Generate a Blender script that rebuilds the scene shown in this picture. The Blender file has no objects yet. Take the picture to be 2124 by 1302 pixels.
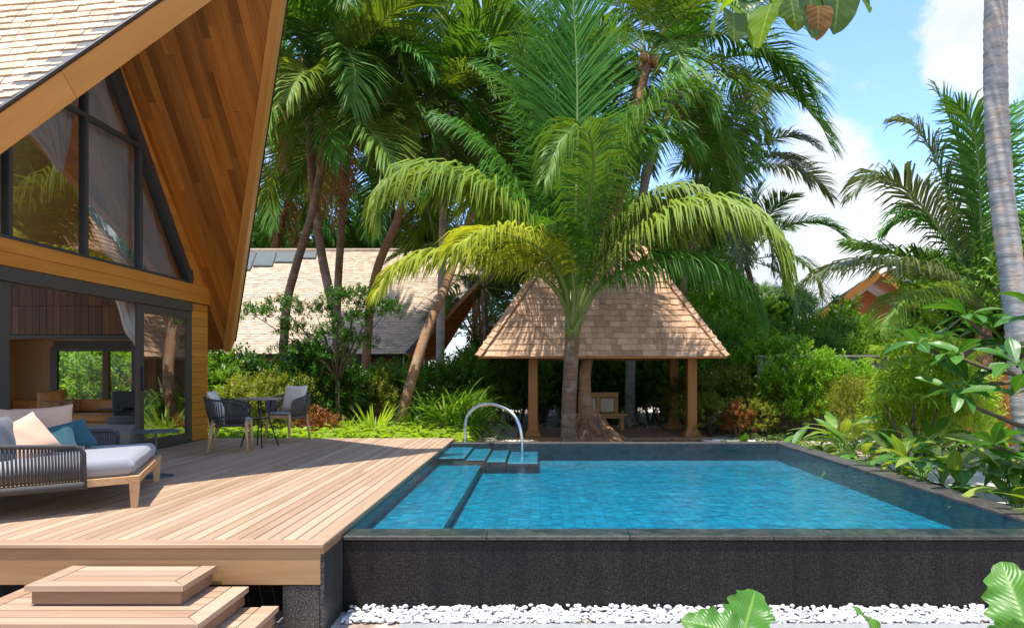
import bpy, math, random
import numpy as np
from mathutils import Vector, Matrix

random.seed(11)
rng = np.random.default_rng(11)
SC = bpy.context.scene
COL = SC.collection
R = math.radians

# ------------------------------------------------------------------ camera
F_PX, CX, CY, EYE = 1500.0, 1120.0, 766.0, 1.2
cam_d = bpy.data.cameras.new('camera')
cam = bpy.data.objects.new('camera', cam_d)
COL.objects.link(cam)
cam_d.sensor_width = 36.0
cam_d.lens = F_PX * 36.0 / 2124.0
cam_d.shift_x = -(CX - 1062.0) / 2124.0
cam_d.shift_y = (CY - 651.0) / 2124.0
cam_d.clip_start = 0.05
cam_d.clip_end = 2000
cam.location = (0, 0, EYE)
cam.rotation_euler = (R(90), 0, 0)
SC.camera = cam

# ------------------------------------------------------------------ sun and sky
SUN_DIR = Vector((0.20, 0.22, -1.0)).normalized()      # the way the light travels
sun_d = bpy.data.lights.new('sun', 'SUN')
sun_d.energy = 3.1
sun_d.angle = R(0.5)
sun_d.color = (1.0, 0.95, 0.86)
sun = bpy.data.objects.new('sun', sun_d)
COL.objects.link(sun)
sun.rotation_euler = SUN_DIR.to_track_quat('-Z', 'Y').to_euler()
sun.location = (-5, -5, 30)

world = bpy.data.worlds.new('World')
SC.world = world
world.use_nodes = True
wn, wl = world.node_tree.nodes, world.node_tree.links
wn.clear()
w_out = wn.new('ShaderNodeOutputWorld')
w_bg = wn.new('ShaderNodeBackground')
w_bg.inputs[1].default_value = 0.15
sky = wn.new('ShaderNodeTexSky')
sky.sky_type = 'NISHITA'
sky.sun_disc = False
sky.sun_elevation = math.asin(-SUN_DIR.z)
sky.sun_rotation = math.atan2(-SUN_DIR.x, -SUN_DIR.y)
sky.air_density = 1.0
sky.dust_density = 0.6
sky.ozone_density = 2.0
tc = wn.new('ShaderNodeTexCoord')
def wmath(op, a, b=None, c=None):
    n = wn.new('ShaderNodeMath'); n.operation = op
    for i, v in enumerate((a, b, c)):
        if v is None: continue
        if isinstance(v, (int, float)): n.inputs[i].default_value = v
        else: wl.new(v, n.inputs[i])
    return n.outputs[0]
def wnoise(scale, detail, stretch, off, rough=0.55):
    mp = wn.new('ShaderNodeMapping')
    mp.inputs['Scale'].default_value = stretch
    mp.inputs['Location'].default_value = off
    wl.new(tc.outputs['Generated'], mp.inputs[0])
    n = wn.new('ShaderNodeTexNoise')
    n.inputs['Scale'].default_value = scale
    n.inputs['Detail'].default_value = detail
    n.inputs['Roughness'].default_value = rough
    wl.new(mp.outputs[0], n.inputs['Vector'])
    return n.outputs[0]
def wramp(v, a, b):
    n = wn.new('ShaderNodeMapRange')
    n.interpolation_type = 'SMOOTHSTEP'
    n.inputs[1].default_value = a; n.inputs[2].default_value = b
    wl.new(v, n.inputs[0])
    return n.outputs[0]
def wdist(d):
    v = Vector(d).normalized()
    n = wn.new('ShaderNodeVectorMath'); n.operation = 'DISTANCE'
    n.inputs[1].default_value = v
    wl.new(tc.outputs['Generated'], n.inputs[0])
    return n.outputs['Value']
# heaped clouds: billowy noise gathered round a few cloud centres all round the sky
n_fine = wnoise(9.0, 9.0, (1, 1, 1.4), (0.3, 0.1, 0.7), 0.6)
cum = None
for d, rad in (((.40, 1, .20), .175), ((.46, 1, .09), .21), ((-.7, 1, .30), .30), ((1.6, .6, .35), .38), ((-1.5, -.4, .4), .4),
               ((.3, -1, .35), .42), ((1, -1, .25), .35), ((.62, 1, .46), .09)):
    g = wmath('SUBTRACT', 1.0, wmath('DIVIDE', wdist(d), rad))
    cum = g if cum is None else wmath('MAXIMUM', cum, g)
c_m = wramp(wmath('ADD', wmath('MULTIPLY', cum, 0.55), n_fine), 0.56, 0.74)
n_wisp = wnoise(3.2, 7.0, (1.2, 1.2, 2.2), (4.3, 2.1, 0.0), 0.55)
w_m = wmath('MULTIPLY', wramp(n_wisp, 0.47, 0.82), 0.5)
mask = wmath('MAXIMUM', c_m, w_m)
sep = wn.new('ShaderNodeSeparateXYZ'); wl.new(tc.outputs['Generated'], sep.inputs[0])
low = wmath('MULTIPLY', wramp(wmath('MULTIPLY', sep.outputs[2], -1.0), -0.24, 0.02), 0.75)
mask = wmath('MINIMUM', wmath('MAXIMUM', mask, low), 1.0)
w_mix = wn.new('ShaderNodeMix'); w_mix.data_type = 'RGBA'
wl.new(mask, w_mix.inputs['Factor'])
hs = wn.new('ShaderNodeMix'); hs.data_type = 'RGBA'; hs.blend_type = 'MULTIPLY'
hs.inputs['Factor'].default_value = 1.0
hs.inputs[7].default_value = (.79, .89, 1.07, 1)
wl.new(sky.outputs[0], hs.inputs[6])
wl.new(hs.outputs[2], w_mix.inputs[6])
n_sh = wnoise(6.0, 6.0, (1, 1, 1.6), (1.3, 4.1, 2.7), .6)
c_col = wn.new('ShaderNodeMix'); c_col.data_type = 'RGBA'
wl.new(wramp(n_sh, .35, .62), c_col.inputs['Factor'])
c_col.inputs[6].default_value = (2.15, 2.4, 2.75, 1); c_col.inputs[7].default_value = (2.9, 2.98, 3.1, 1)
wl.new(c_col.outputs[2], w_mix.inputs[7])
wl.new(w_mix.outputs[2], w_bg.inputs[0])
wl.new(w_bg.outputs[0], w_out.inputs[0])

SC.view_settings.view_transform = 'Standard'
SC.view_settings.look = 'None'
SC.view_settings.gamma = 1.0
SC.view_settings.use_curve_mapping = False
SC.view_settings.exposure = 1.38
SC.render.engine = 'CYCLES'
SC.cycles.use_denoising = True
SC.cycles.max_bounces = 9
SC.cycles.diffuse_bounces = 6
SC.cycles.glossy_bounces = 3
SC.cycles.transmission_bounces = 4
SC.cycles.transparent_max_bounces = 12
SC.cycles.caustics_reflective = False
SC.cycles.caustics_refractive = False
SC.cycles.sample_clamp_indirect = 6.0

def P(px, py, y):
    """real place of what the photograph shows at px, py when it stands y metres off"""
    return Vector(((px - CX) * y / F_PX, y, EYE - (py - CY) * y / F_PX))
def G(px, py, z=0.0):
    y = F_PX * (EYE - z) / (py - CY)
    return Vector(((px - CX) * y / F_PX, y, z))

# ------------------------------------------------------------------ materials
def new_mat(name):
    m = bpy.data.materials.new(name); m.use_nodes = True
    n, l = m.node_tree.nodes, m.node_tree.links
    n.clear()
    out = n.new('ShaderNodeOutputMaterial')
    b = n.new('ShaderNodeBsdfPrincipled')
    l.new(b.outputs[0], out.inputs[0])
    return m, n, l, b, out
def c4(c): return (c[0], c[1], c[2], 1.0)
def rand_node(n, l):
    oi = n.new('ShaderNodeObjectInfo'); ge = n.new('ShaderNodeNewGeometry')
    a = n.new('ShaderNodeMath'); a.operation = 'ADD'
    l.new(oi.outputs['Random'], a.inputs[0]); l.new(ge.outputs['Random Per Island'], a.inputs[1])
    f = n.new('ShaderNodeMath'); f.operation = 'FRACT'; l.new(a.outputs[0], f.inputs[0])
    return f.outputs[0]
def ramp_node(n, l, src, stops):
    r = n.new('ShaderNodeValToRGB')
    e = r.color_ramp.elements
    while len(e) < len(stops): e.new(0.5)
    for k, (p, c) in enumerate(stops):
        e[k].position = p; e[k].color = c4(c)
    l.new(src, r.inputs[0])
    return r.outputs[0]
def noise_node(n, l, vec, scale, detail=4, rough=0.6, dist=0.0):
    t = n.new('ShaderNodeTexNoise')
    t.inputs['Scale'].default_value = scale; t.inputs['Detail'].default_value = detail
    t.inputs['Roughness'].default_value = rough; t.inputs['Distortion'].default_value = dist
    if vec is not None: l.new(vec, t.inputs['Vector'])
    return t.outputs[0]
def mix_rgb(n, l, fac, a, b, mode='MIX'):
    m = n.new('ShaderNodeMix'); m.data_type = 'RGBA'; m.blend_type = mode
    for sock, v in ((m.inputs['Factor'], fac), (m.inputs[6], a), (m.inputs[7], b)):
        if isinstance(v, (int, float)): sock.default_value = v
        elif isinstance(v, tuple): sock.default_value = c4(v)
        else: l.new(v, sock)
    return m.outputs[2]
def val_range(n, l, src, lo, hi):
    m = n.new('ShaderNodeMapRange')
    m.inputs[3].default_value = lo; m.inputs[4].default_value = hi
    l.new(src, m.inputs[0])
    return m.outputs[0]
def bump_node(n, l, h, strength, dist, b):
    bp = n.new('ShaderNodeBump')
    bp.inputs['Strength'].default_value = strength; bp.inputs['Distance'].default_value = dist
    l.new(h, bp.inputs['Height']); l.new(bp.outputs[0], b.inputs['Normal'])
def coord_vec(n, l, coord, scale, rot=(0, 0, 0)):
    if coord == 'pos':
        src = n.new('ShaderNodeNewGeometry').outputs['Position']
    else:
        t = n.new('ShaderNodeTexCoord'); src = t.outputs['Object']
        oi = n.new('ShaderNodeObjectInfo')
        m = n.new('ShaderNodeVectorMath'); m.operation = 'SCALE'
        m.inputs[0].default_value = (37.0, 19.0, 53.0); l.new(oi.outputs['Random'], m.inputs['Scale'])
        a = n.new('ShaderNodeVectorMath'); a.operation = 'ADD'
        l.new(src, a.inputs[0]); l.new(m.outputs[0], a.inputs[1]); src = a.outputs[0]
    mp = n.new('ShaderNodeMapping')
    mp.inputs['Scale'].default_value = scale; mp.inputs['Rotation'].default_value = rot
    l.new(src, mp.inputs[0])
    return mp.outputs[0]
def wood(name, c1, c2, axis=1, scale=9.0, rough=0.5, bump=0.25, vary=0.22, coord='pos', rot=(0, 0, 0), hue=None, spec=0.4):
    m, n, l, b, out = new_mat(name)
    s = [1.0, 1.0, 1.0]; s[axis] = 0.07
    v = coord_vec(n, l, coord, s, rot)
    g1 = noise_node(n, l, v, scale, 6, 0.62, 0.6)
    g2 = noise_node(n, l, v, scale * 7, 3, 0.7)
    col = ramp_node(n, l, g1, [(0.30, c1), (0.68, c2)])
    dark = tuple(x * 0.72 for x in c1)
    col = mix_rgb(n, l, val_range(n, l, g2, 0.0, 0.45), col, dark)
    rd = rand_node(n, l)
    if hue is not None:
        col = mix_rgb(n, l, val_range(n, l, rd, 0.0, 0.6), col, hue)
    k = val_range(n, l, rd, 1 - vary, 1 + vary)
    cb = n.new('ShaderNodeCombineXYZ')
    for i in range(3): l.new(k, cb.inputs[i])
    col = mix_rgb(n, l, 1.0, col, cb.outputs[0], 'MULTIPLY')
    l.new(col, b.inputs['Base Color'])
    l.new(val_range(n, l, g1, rough - 0.1, rough + 0.12), b.inputs['Roughness'])
    b.inputs['Specular IOR Level'].default_value = spec
    bump_node(n, l, g2, bump, 0.004, b)
    return m
def plain(name, c1, c2=None, scale=20.0, rough=0.6, bump=0.1, metal=0.0, coord='obj', vary=0.0, spec=0.5, bdist=0.004, detail=5):
    m, n, l, b, out = new_mat(name)
    c2 = c2 or tuple(x * 0.8 for x in c1)
    v = coord_vec(n, l, coord, (1, 1, 1))
    g = noise_node(n, l, v, scale, detail)
    col = ramp_node(n, l, g, [(0.3, c2), (0.7, c1)])
    if vary:
        k = val_range(n, l, rand_node(n, l), 1 - vary, 1 + vary)
        cb = n.new('ShaderNodeCombineXYZ')
        for i in range(3): l.new(k, cb.inputs[i])
        col = mix_rgb(n, l, 1.0, col, cb.outputs[0], 'MULTIPLY')
    l.new(col, b.inputs['Base Color'])
    b.inputs['Roughness'].default_value = rough
    b.inputs['Metallic'].default_value = metal
    b.inputs['Specular IOR Level'].default_value = spec
    if bump: bump_node(n, l, g, bump, bdist, b)
    return m
def fabric(name, c, weave=420.0, rough=0.9, vary=0.06):
    m, n, l, b, out = new_mat(name)
    v = coord_vec(n, l, 'obj', (1, 1, 1))
    w = n.new('ShaderNodeTexNoise'); w.inputs['Scale'].default_value = weave; w.inputs['Detail'].default_value = 2
    l.new(v, w.inputs['Vector'])
    g = noise_node(n, l, v, 6, 3)
    col = ramp_node(n, l, w.outputs[0], [(0.3, tuple(x * 0.82 for x in c)), (0.7, c)])
    col = mix_rgb(n, l, val_range(n, l, g, 0, 0.18), col, tuple(x * 0.7 for x in c))
    l.new(col, b.inputs['Base Color'])
    b.inputs['Roughness'].default_value = rough
    b.inputs['Sheen Weight'].default_value = 0.15
    bump_node(n, l, w.outputs[0], 0.25, 0.002, b)
    return m
def leaf_mat(name, c1, c2, trans=0.35, rough=0.42, tip=None, spec=0.35, tcol=None):
    m, n, l, b, out = new_mat(name)
    rd = rand_node(n, l)
    stops = [(0.0, c1), (1.0, c2)] if tip is None else [(0.0, c1), (0.75, c2), (1.0, tip)]
    col = ramp_node(n, l, rd, stops)
    g = noise_node(n, l, coord_vec(n, l, 'pos', (1, 1, 1)), 1.3, 3)
    col = mix_rgb(n, l, val_range(n, l, g, 0.0, 0.5), col, tuple(x * 0.62 for x in c1))
    ob_ = n.new('ShaderNodeObjectInfo')
    kx_ = val_range(n, l, ob_.outputs['Random'], 0.7, 1.35)
    cx_ = n.new('ShaderNodeCombineXYZ')
    for i_ in range(3): l.new(kx_, cx_.inputs[i_])
    col = mix_rgb(n, l, 1.0, col, cx_.outputs[0], 'MULTIPLY')
    l.new(col, b.inputs['Base Color'])
    b.inputs['Roughness'].default_value = rough
    b.inputs['Specular IOR Level'].default_value = spec
    t = n.new('ShaderNodeBsdfTranslucent')
    tc_ = mix_rgb(n, l, 1.0, col, tcol or (1.5, 1.5, 0.55), 'MULTIPLY')
    l.new(tc_, t.inputs[0])
    mx = n.new('ShaderNodeMixShader'); mx.inputs[0].default_value = trans
    l.new(b.outputs[0], mx.inputs[1]); l.new(t.outputs[0], mx.inputs[2])
    l.new(mx.outputs[0], out.inputs[0])
    return m
def granite(name, dark, light, scale=170.0, rough=0.45):
    m, n, l, b, out = new_mat(name)
    v = coord_vec(n, l, 'pos', (1, 1, 1))
    a = noise_node(n, l, v, scale, 3, 0.8)
    g = noise_node(n, l, v, 2.5, 4)
    col = ramp_node(n, l, a, [(0.44, dark), (0.52, tuple((x * .75 + y * .25) for x, y in zip(dark, light))), (0.64, light)])
    col = mix_rgb(n, l, val_range(n, l, g, 0.0, 0.6), col, tuple(x * 0.8 for x in dark))
    k = val_range(n, l, rand_node(n, l), 0.88, 1.12)
    cb = n.new('ShaderNodeCombineXYZ')
    for i in range(3): l.new(k, cb.inputs[i])
    col = mix_rgb(n, l, 1.0, col, cb.outputs[0], 'MULTIPLY')
    stv = coord_vec(n, l, 'pos', (7, 7, .7)); stk = noise_node(n, l, stv, 1.0, 5, .65)
    kr = n.new('ShaderNodeMapRange'); kr.inputs[1].default_value = .3; kr.inputs[2].default_value = .7; kr.inputs[3].default_value = .62; kr.inputs[4].default_value = 1.35; l.new(stk, kr.inputs[0])
    cs = n.new('ShaderNodeCombineXYZ')
    for i in range(3): l.new(kr.outputs[0], cs.inputs[i])
    col = mix_rgb(n, l, 1.0, col, cs.outputs[0], 'MULTIPLY')
    l.new(col, b.inputs['Base Color'])
    b.inputs['Roughness'].default_value = rough
    b.inputs['Specular IOR Level'].default_value = .22
    bump_node(n, l, a, 0.15, 0.002, b)
    return m
def glass(name, tint, k=1.7, base=0.04):
    m, n, l, b, out = new_mat(name)
    n.remove(b)
    fr = n.new('ShaderNodeFresnel'); fr.inputs[0].default_value = 1.5
    a = n.new('ShaderNodeMath'); a.operation = 'MULTIPLY_ADD'
    a.inputs[1].default_value = k; a.inputs[2].default_value = base; a.use_clamp = True
    l.new(fr.outputs[0], a.inputs[0])
    tr = n.new('ShaderNodeBsdfTransparent'); tr.inputs[0].default_value = c4(tint)
    gl = n.new('ShaderNodeBsdfGlossy'); gl.inputs['Roughness'].default_value = 0.0
    gl.inputs[0].default_value = (1, 1, 1, 1)
    mx = n.new('ShaderNodeMixShader')
    l.new(a.outputs[0], mx.inputs[0]); l.new(tr.outputs[0], mx.inputs[1]); l.new(gl.outputs[0], mx.inputs[2])
    l.new(mx.outputs[0], out.inputs[0])
    return m
def tile_mat(name, c1, c2, grout, size=0.075):
    m, n, l, b, out = new_mat(name)
    v = coord_vec(n, l, 'pos', (1, 1, 1))
    sp = n.new('ShaderNodeSeparateXYZ'); l.new(v, sp.inputs[0])
    def frac(o, s):
        d = n.new('ShaderNodeMath'); d.operation = 'DIVIDE'; l.new(o, d.inputs[0]); d.inputs[1].default_value = s
        f = n.new('ShaderNodeMath'); f.operation = 'FRACT'; l.new(d.outputs[0], f.inputs[0])
        g = n.new('ShaderNodeMath'); g.operation = 'LESS_THAN'; l.new(f.outputs[0], g.inputs[0]); g.inputs[1].default_value = 0.08
        q = n.new('ShaderNodeMath'); q.operation = 'FLOOR'; l.new(d.outputs[0], q.inputs[0])
        return g.outputs[0], q.outputs[0]
    gx, qx = frac(sp.outputs[0], size); gy, qy = frac(sp.outputs[1], size); gz, qz = frac(sp.outputs[2], size)
    cb = n.new('ShaderNodeCombineXYZ')
    for i, q in enumerate((qx, qy, qz)): l.new(q, cb.inputs[i])
    wn_ = n.new('ShaderNodeTexWhiteNoise'); l.new(cb.outputs[0], wn_.inputs[0])
    col = ramp_node(n, l, wn_.outputs[0], [(0.0, c1), (1.0, c2)])
    mxg = n.new('ShaderNodeMath'); mxg.operation = 'MAXIMUM'; l.new(gx, mxg.inputs[0]); l.new(gy, mxg.inputs[1])
    col = mix_rgb(n, l, mxg.outputs[0], col, grout)
    l.new(col, b.inputs['Base Color'])
    b.inputs['Roughness'].default_value = 0.35
    return m

M = {}
M['deck'] = wood('deck_timber', (.32, .195, .11), (.45, .305, .19), axis=1, scale=11, rough=.58, vary=.10, hue=(.42, .30, .205))
M['deck_x'] = wood('deck_timber_cross', (.33, .195, .11), (.46, .305, .19), axis=0, scale=11, rough=.58, vary=.10, hue=(.42, .30, .205))
M['riser'] = wood('riser_timber', (.22, .12, .065), (.34, .20, .11), axis=0, scale=11, rough=.6, vary=.08)
M['fascia'] = wood('fascia_timber', (.26, .135, .055), (.39, .225, .10), axis=0, scale=7, rough=.45, vary=.05)
M['teak_house'] = wood('varnished_teak', (.50, .165, .022), (.66, .26, .040), axis=1, scale=7, rough=.34, vary=.12)
M['teak_barge'] = wood('bargeboard_teak', (.56, .22, .045), (.72, .32, .080), axis=0, scale=5, rough=.38, vary=.06, coord='obj')
M['soffit'] = wood('soffit_teak', (.30, .085, .012), (.58, .22, .036), axis=0, scale=6, rough=.36, vary=.40, coord='obj')
M['inner_plank'] = wood('inner_dark_plank', (.10, .045, .016), (.20, .095, .034), axis=2, scale=8, rough=.5, vary=.35)
M['nook_wood'] = wood('nook_wood', (.42, .24, .10), (.56, .35, .17), axis=2, scale=7, rough=.5, vary=.10)
M['furn_teak'] = wood('furniture_teak', (.50, .28, .12), (.68, .42, .21), axis=0, scale=18, rough=.45, vary=.05, coord='obj')
M['shingle'] = wood('weathered_shingle', (.42, .30, .19), (.66, .54, .40), axis=1, scale=10, rough=.8, vary=.17, coord='pos', hue=(.62, .44, .29), spec=.1)
M['shingle_pale'] = wood('pale_shingle', (.44, .33, .235), (.62, .51, .39), axis=1, scale=3, rough=.85, vary=.16, hue=(.58, .41, .28), spec=.1)
M['shingle_red'] = wood('reddish_shingle', (.46, .25, .13), (.66, .43, .27), axis=1, scale=8, rough=.72, vary=.22, hue=(.56, .36, .23), spec=.25)
M['post_teak'] = wood('pavilion_teak', (.34, .125, .025), (.50, .21, .045), axis=2, scale=7, rough=.45, vary=.08)
M['slab_wood'] = wood('pavilion_floor', (.24, .12, .06), (.38, .20, .10), axis=0, scale=8, rough=.6, vary=.18)
M['fence'] = wood('grey_fence', (.22, .20, .18), (.36, .33, .30), axis=2, scale=10, rough=.8, vary=.25)
M['dark_frame'] = plain('dark_bronze_frame', (.045, .042, .040), (.035, .033, .031), rough=.45, bump=.03)
M['frame_grey'] = plain('taupe_frame', (.070, .056, .045), (.056, .045, .036), rough=.5, bump=.03)
M['painted_void'] = plain('underside_shade', (.012, .011, .010), rough=.9)
M['granite'] = granite('black_granite', (.004, .0035, .003), (.070, .056, .046), scale=95, rough=.5)
M['granite_grey'] = granite('grey_granite', (.026, .024, .022), (.17, .155, .135), scale=80)
M['coping'] = granite('coping_granite', (.035, .031, .028), (.20, .175, .15), scale=85)
M['weir'] = granite('weir_stone', (.045, .038, .033), (.17, .145, .12), scale=85)
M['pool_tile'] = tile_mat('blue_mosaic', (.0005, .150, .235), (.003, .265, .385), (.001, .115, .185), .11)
M['pool_wall'] = tile_mat('dark_mosaic_and_shade', (.001, .030, .055), (.004, .075, .11), (.003, .05, .08), .07)  # dark mosaic; on ledge and step sides it paints in shade
M['tread_tile'] = tile_mat('cyan_mosaic', (.005, .20, .29), (.025, .30, .40), (.002, .08, .14), .085)
M['steel'] = plain('brushed_steel', (.62, .66, .66), (.50, .54, .54), rough=.22, metal=1.0, bump=.02)
M['pebble'] = plain('white_pebble', (.66, .65, .63), (.50, .485, .46), scale=9, rough=.75, bump=.05, vary=.16)
M['paving'] = plain('grey_paving', (.30, .29, .28), (.22, .215, .21), scale=30, rough=.8, coord='pos', bump=.15)
M['glass'] = glass('window_glass', (.86, .89, .89), 2.4, .11)
M['glass_door'] = glass('door_glass', (.92, .94, .93), .5, .0)
M['curtain'] = fabric('grey_sheer', (.60, .60, .58))
M['curtain_white'] = fabric('white_curtain', (.82, .80, .76))
M['cush_grey'] = fabric('pale_grey_fabric', (.28, .285, .30))
M['cush_peach'] = fabric('peach_fabric', (.76, .46, .30))
M['cush_teal'] = fabric('teal_fabric', (.018, .085, .105))
M['cush_cream'] = fabric('cream_fabric', (.72, .64, .52))
M['cush_dark'] = fabric('slate_fabric', (.12, .13, .14))
M['cush_ottoman'] = fabric('grey_wool', (.25, .27, .28))
M['leather'] = plain('tan_leather', (.56, .25, .055), (.44, .18, .035), scale=8, rough=.42, bump=.08)
M['weave'] = plain('charcoal_rope', (.060, .052, .048), (.035, .031, .029), scale=60, rough=.75, bump=.2)
M['weave_brown'] = plain('taupe_rope', (.115, .090, .075), (.07, .055, .047), scale=60, rough=.75, bump=.2)
M['black_metal'] = plain('black_steel', (.018, .018, .019), rough=.4, bump=.02)
M['table_top'] = plain('stone_table_top', (.30, .25, .21), (.24, .20, .17), rough=.5)
M['trunk'] = None
# ------------------------------------------------------------------ object helpers
def mesh_obj(name, verts, faces, mat, parent=None, smooth=False, link=True):
    me = bpy.data.meshes.new(name)
    me.from_pydata([tuple(v) for v in verts], [], faces)
    if smooth:
        me.polygons.foreach_set('use_smooth', [True] * len(me.polygons))
    if mat is not None: me.materials.append(mat)
    o = bpy.data.objects.new(name, me)
    if link: COL.objects.link(o)
    if parent is not None: o.parent = parent
    return o
def use_mesh(name, me, parent=None, mw=None):
    o = bpy.data.objects.new(name, me); COL.objects.link(o)
    if parent is not None: o.parent = parent
    if mw is not None: o.matrix_basis = mw
    return o
def tag(o, label=None, cat=None, group=None, kind=None):
    if label: o['label'] = label
    if cat: o['category'] = cat
    if group: o['group'] = group
    if kind: o['kind'] = kind
    return o
def thing(name, label, cat, group=None, loc=(0, 0, 0), rz=0.0):
    o = bpy.data.objects.new(name, None); COL.objects.link(o)
    o.location = loc; o.rotation_euler = (0, 0, rz)
    o.empty_display_size = 0.1
    return tag(o, label, cat, group)
def copy_tree(o, parent=None):
    c = o.copy(); COL.objects.link(c); c.parent = parent
    for ch in list(o.children): copy_tree(ch, c)
    return c

class MB:
    def __init__(s): s.v = []; s.f = []
    def add(s, verts, faces):
        k = len(s.v); s.v += [tuple(x) for x in verts]
        s.f += [tuple(i + k for i in f) for f in faces]; return s
    def box(s, x0, x1, y0, y1, z0, z1):
        return s.add([(x0, y0, z0), (x1, y0, z0), (x1, y1, z0), (x0, y1, z0), (x0, y0, z1), (x1, y0, z1), (x1, y1, z1), (x0, y1, z1)],
                     [(0, 3, 2, 1), (4, 5, 6, 7), (0, 1, 5, 4), (1, 2, 6, 5), (2, 3, 7, 6), (3, 0, 4, 7)])
    def cbox(s, x0, x1, y0, y1, z0, z1, c=0.004):
        """box with chamfered edges"""
        h = ((x1 - x0) / 2, (y1 - y0) / 2, (z1 - z0) / 2); o = ((x0 + x1) / 2, (y0 + y1) / 2, (z0 + z1) / 2)
        c = min(c, 0.49 * min(h) * 2)
        idx = {}; V = []
        for sx in (-1, 1):
            for sy in (-1, 1):
                for sz in (-1, 1):
                    for a in range(3):
                        p = [0, 0, 0]
                        for k, sg in enumerate((sx, sy, sz)): p[k] = o[k] + sg * (h[k] - (0 if k == a else c))
                        idx[(sx, sy, sz, a)] = len(V); V.append(tuple(p))
        Fc = []
        def emit(f):
            n = (Vector(V[f[1]]) - Vector(V[f[0]])).cross(Vector(V[f[2]]) - Vector(V[f[0]]))
            m = sum((Vector(V[i]) for i in f), Vector()) / len(f) - Vector(o)
            Fc.append(tuple(f) if n.dot(m) > 0 else tuple(reversed(f)))
        for a in range(3):
            b, d = [k for k in range(3) if k != a]
            def key(sa, sb, sd, w):
                q = [0, 0, 0]; q[a] = sa; q[b] = sb; q[d] = sd
                return idx[(q[0], q[1], q[2], w)]
            for sa in (-1, 1):
                emit([key(sa, -1, -1, a), key(sa, 1, -1, a), key(sa, 1, 1, a), key(sa, -1, 1, a)])
            for sb in (-1, 1):
                for sd in (-1, 1):
                    emit([key(-1, sb, sd, b), key(1, sb, sd, b), key(1, sb, sd, d), key(-1, sb, sd, d)])
        for sx in (-1, 1):
            for sy in (-1, 1):
                for sz in (-1, 1):
                    emit([idx[(sx, sy, sz, a)] for a in range(3)])
        return s.add(V, Fc)
    def prism(s, poly, d):
        """polygon (list of points) extruded by vector d"""
        d = Vector(d); n = len(poly); A = [Vector(p) for p in poly]; B = [p + d for p in A]
        nrm = Vector((0, 0, 0))
        for i in range(n): nrm += A[i].cross(A[(i + 1) % n])
        top, bot = tuple(range(n, 2 * n)), tuple(reversed(range(n)))
        side = [(i, (i + 1) % n, n + (i + 1) % n, n + i) for i in range(n)]
        if nrm.dot(d) < 0:
            top, bot = tuple(reversed(top)), tuple(reversed(bot)); side = [tuple(reversed(q)) for q in side]
        return s.add(A + B, [top, bot] + side)
    def bar(s, p, q, w, h, up=(0, 0, 1)):
        """rectangular bar from p to q: w across, h along up"""
        p, q = Vector(p), Vector(q); t = (q - p).normalized(); up = Vector(up)
        a = t.cross(up)
        if a.length < 1e-4: a = t.cross(Vector((0, 1, 0)))
        a.normalize(); b = a.cross(t)
        a, b = a * w / 2, b * h / 2
        return s.prism([p - a - b, p + a - b, p + a + b, p - a + b], q - p)
    def tube(s, pts, rad, n=8, cap=True):
        pts = [Vector(p) for p in pts]
        if isinstance(rad, (int, float)): rad = [rad] * len(pts)
        k0 = len(s.v); ref = None
        for i, p in enumerate(pts):
            t = (pts[min(i + 1, len(pts) - 1)] - pts[max(i - 1, 0)]).normalized()
            if ref is None:
                ref = Vector((1, 0, 0)) if abs(t.x) < 0.8 else Vector((0, 1, 0))
            a = (ref - t * ref.dot(t)).normalized(); ref = a; b = t.cross(a)
            for j in range(n):
                th = 2 * math.pi * j / n
                s.v.append(tuple(p + (a * math.cos(th) + b * math.sin(th)) * rad[i]))
        for i in range(len(pts) - 1):
            for j in range(n):
                q0, q1 = k0 + i * n + j, k0 + i * n + (j + 1) % n
                s.f.append((q0, q1, q1 + n, q0 + n))
        if cap:
            s.f.append(tuple(k0 + j for j in reversed(range(n))))
            s.f.append(tuple(k0 + (len(pts) - 1) * n + j for j in range(n)))
        return s
    def lathe(s, prof, n=20, c=(0, 0)):
        k0 = len(s.v)
        for r, z in prof:
            for j in range(n):
                th = 2 * math.pi * j / n; s.v.append((c[0] + r * math.cos(th), c[1] + r * math.sin(th), z))
        for i in range(len(prof) - 1):
            for j in range(n):
                q0, q1 = k0 + i * n + j, k0 + i * n + (j + 1) % n
                s.f.append((q0, q1, q1 + n, q0 + n))
        s.f.append(tuple(k0 + j for j in reversed(range(n))))
        s.f.append(tuple(k0 + (len(prof) - 1) * n + j for j in range(n)))
        return s
    def build(s, name, mat, parent=None, smooth=False):
        return mesh_obj(name, s.v, s.f, mat, parent, smooth)
def box_part(name, mat, parent, *d, c=0.004): return MB().cbox(*d, c=c).build(name, mat, parent)
def shade(o, ang=35):
    """smooth shading that keeps real corners"""
    me = o.data
    me.polygons.foreach_set('use_smooth', [True] * len(me.polygons))
    try: me.set_sharp_from_angle(angle=R(ang))
    except Exception: pass
    return o
def bezier(ps, n):
    """smooth curve through the control points (Catmull-Rom)"""
    ps = [Vector(p) for p in ps]
    q = [ps[0] * 2 - ps[1]] + ps + [ps[-1] * 2 - ps[-2]]
    out = []; m = len(ps) - 1
    for i in range(n):
        t = i / (n - 1) * m; k = min(int(t), m - 1); u = t - k
        a, b, c, d = q[k:k + 4]
        out.append(0.5 * ((2 * b) + (c - a) * u + (2 * a - 5 * b + 4 * c - d) * u * u + (3 * b - a - 3 * c + d) * u ** 3))
    return out
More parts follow.
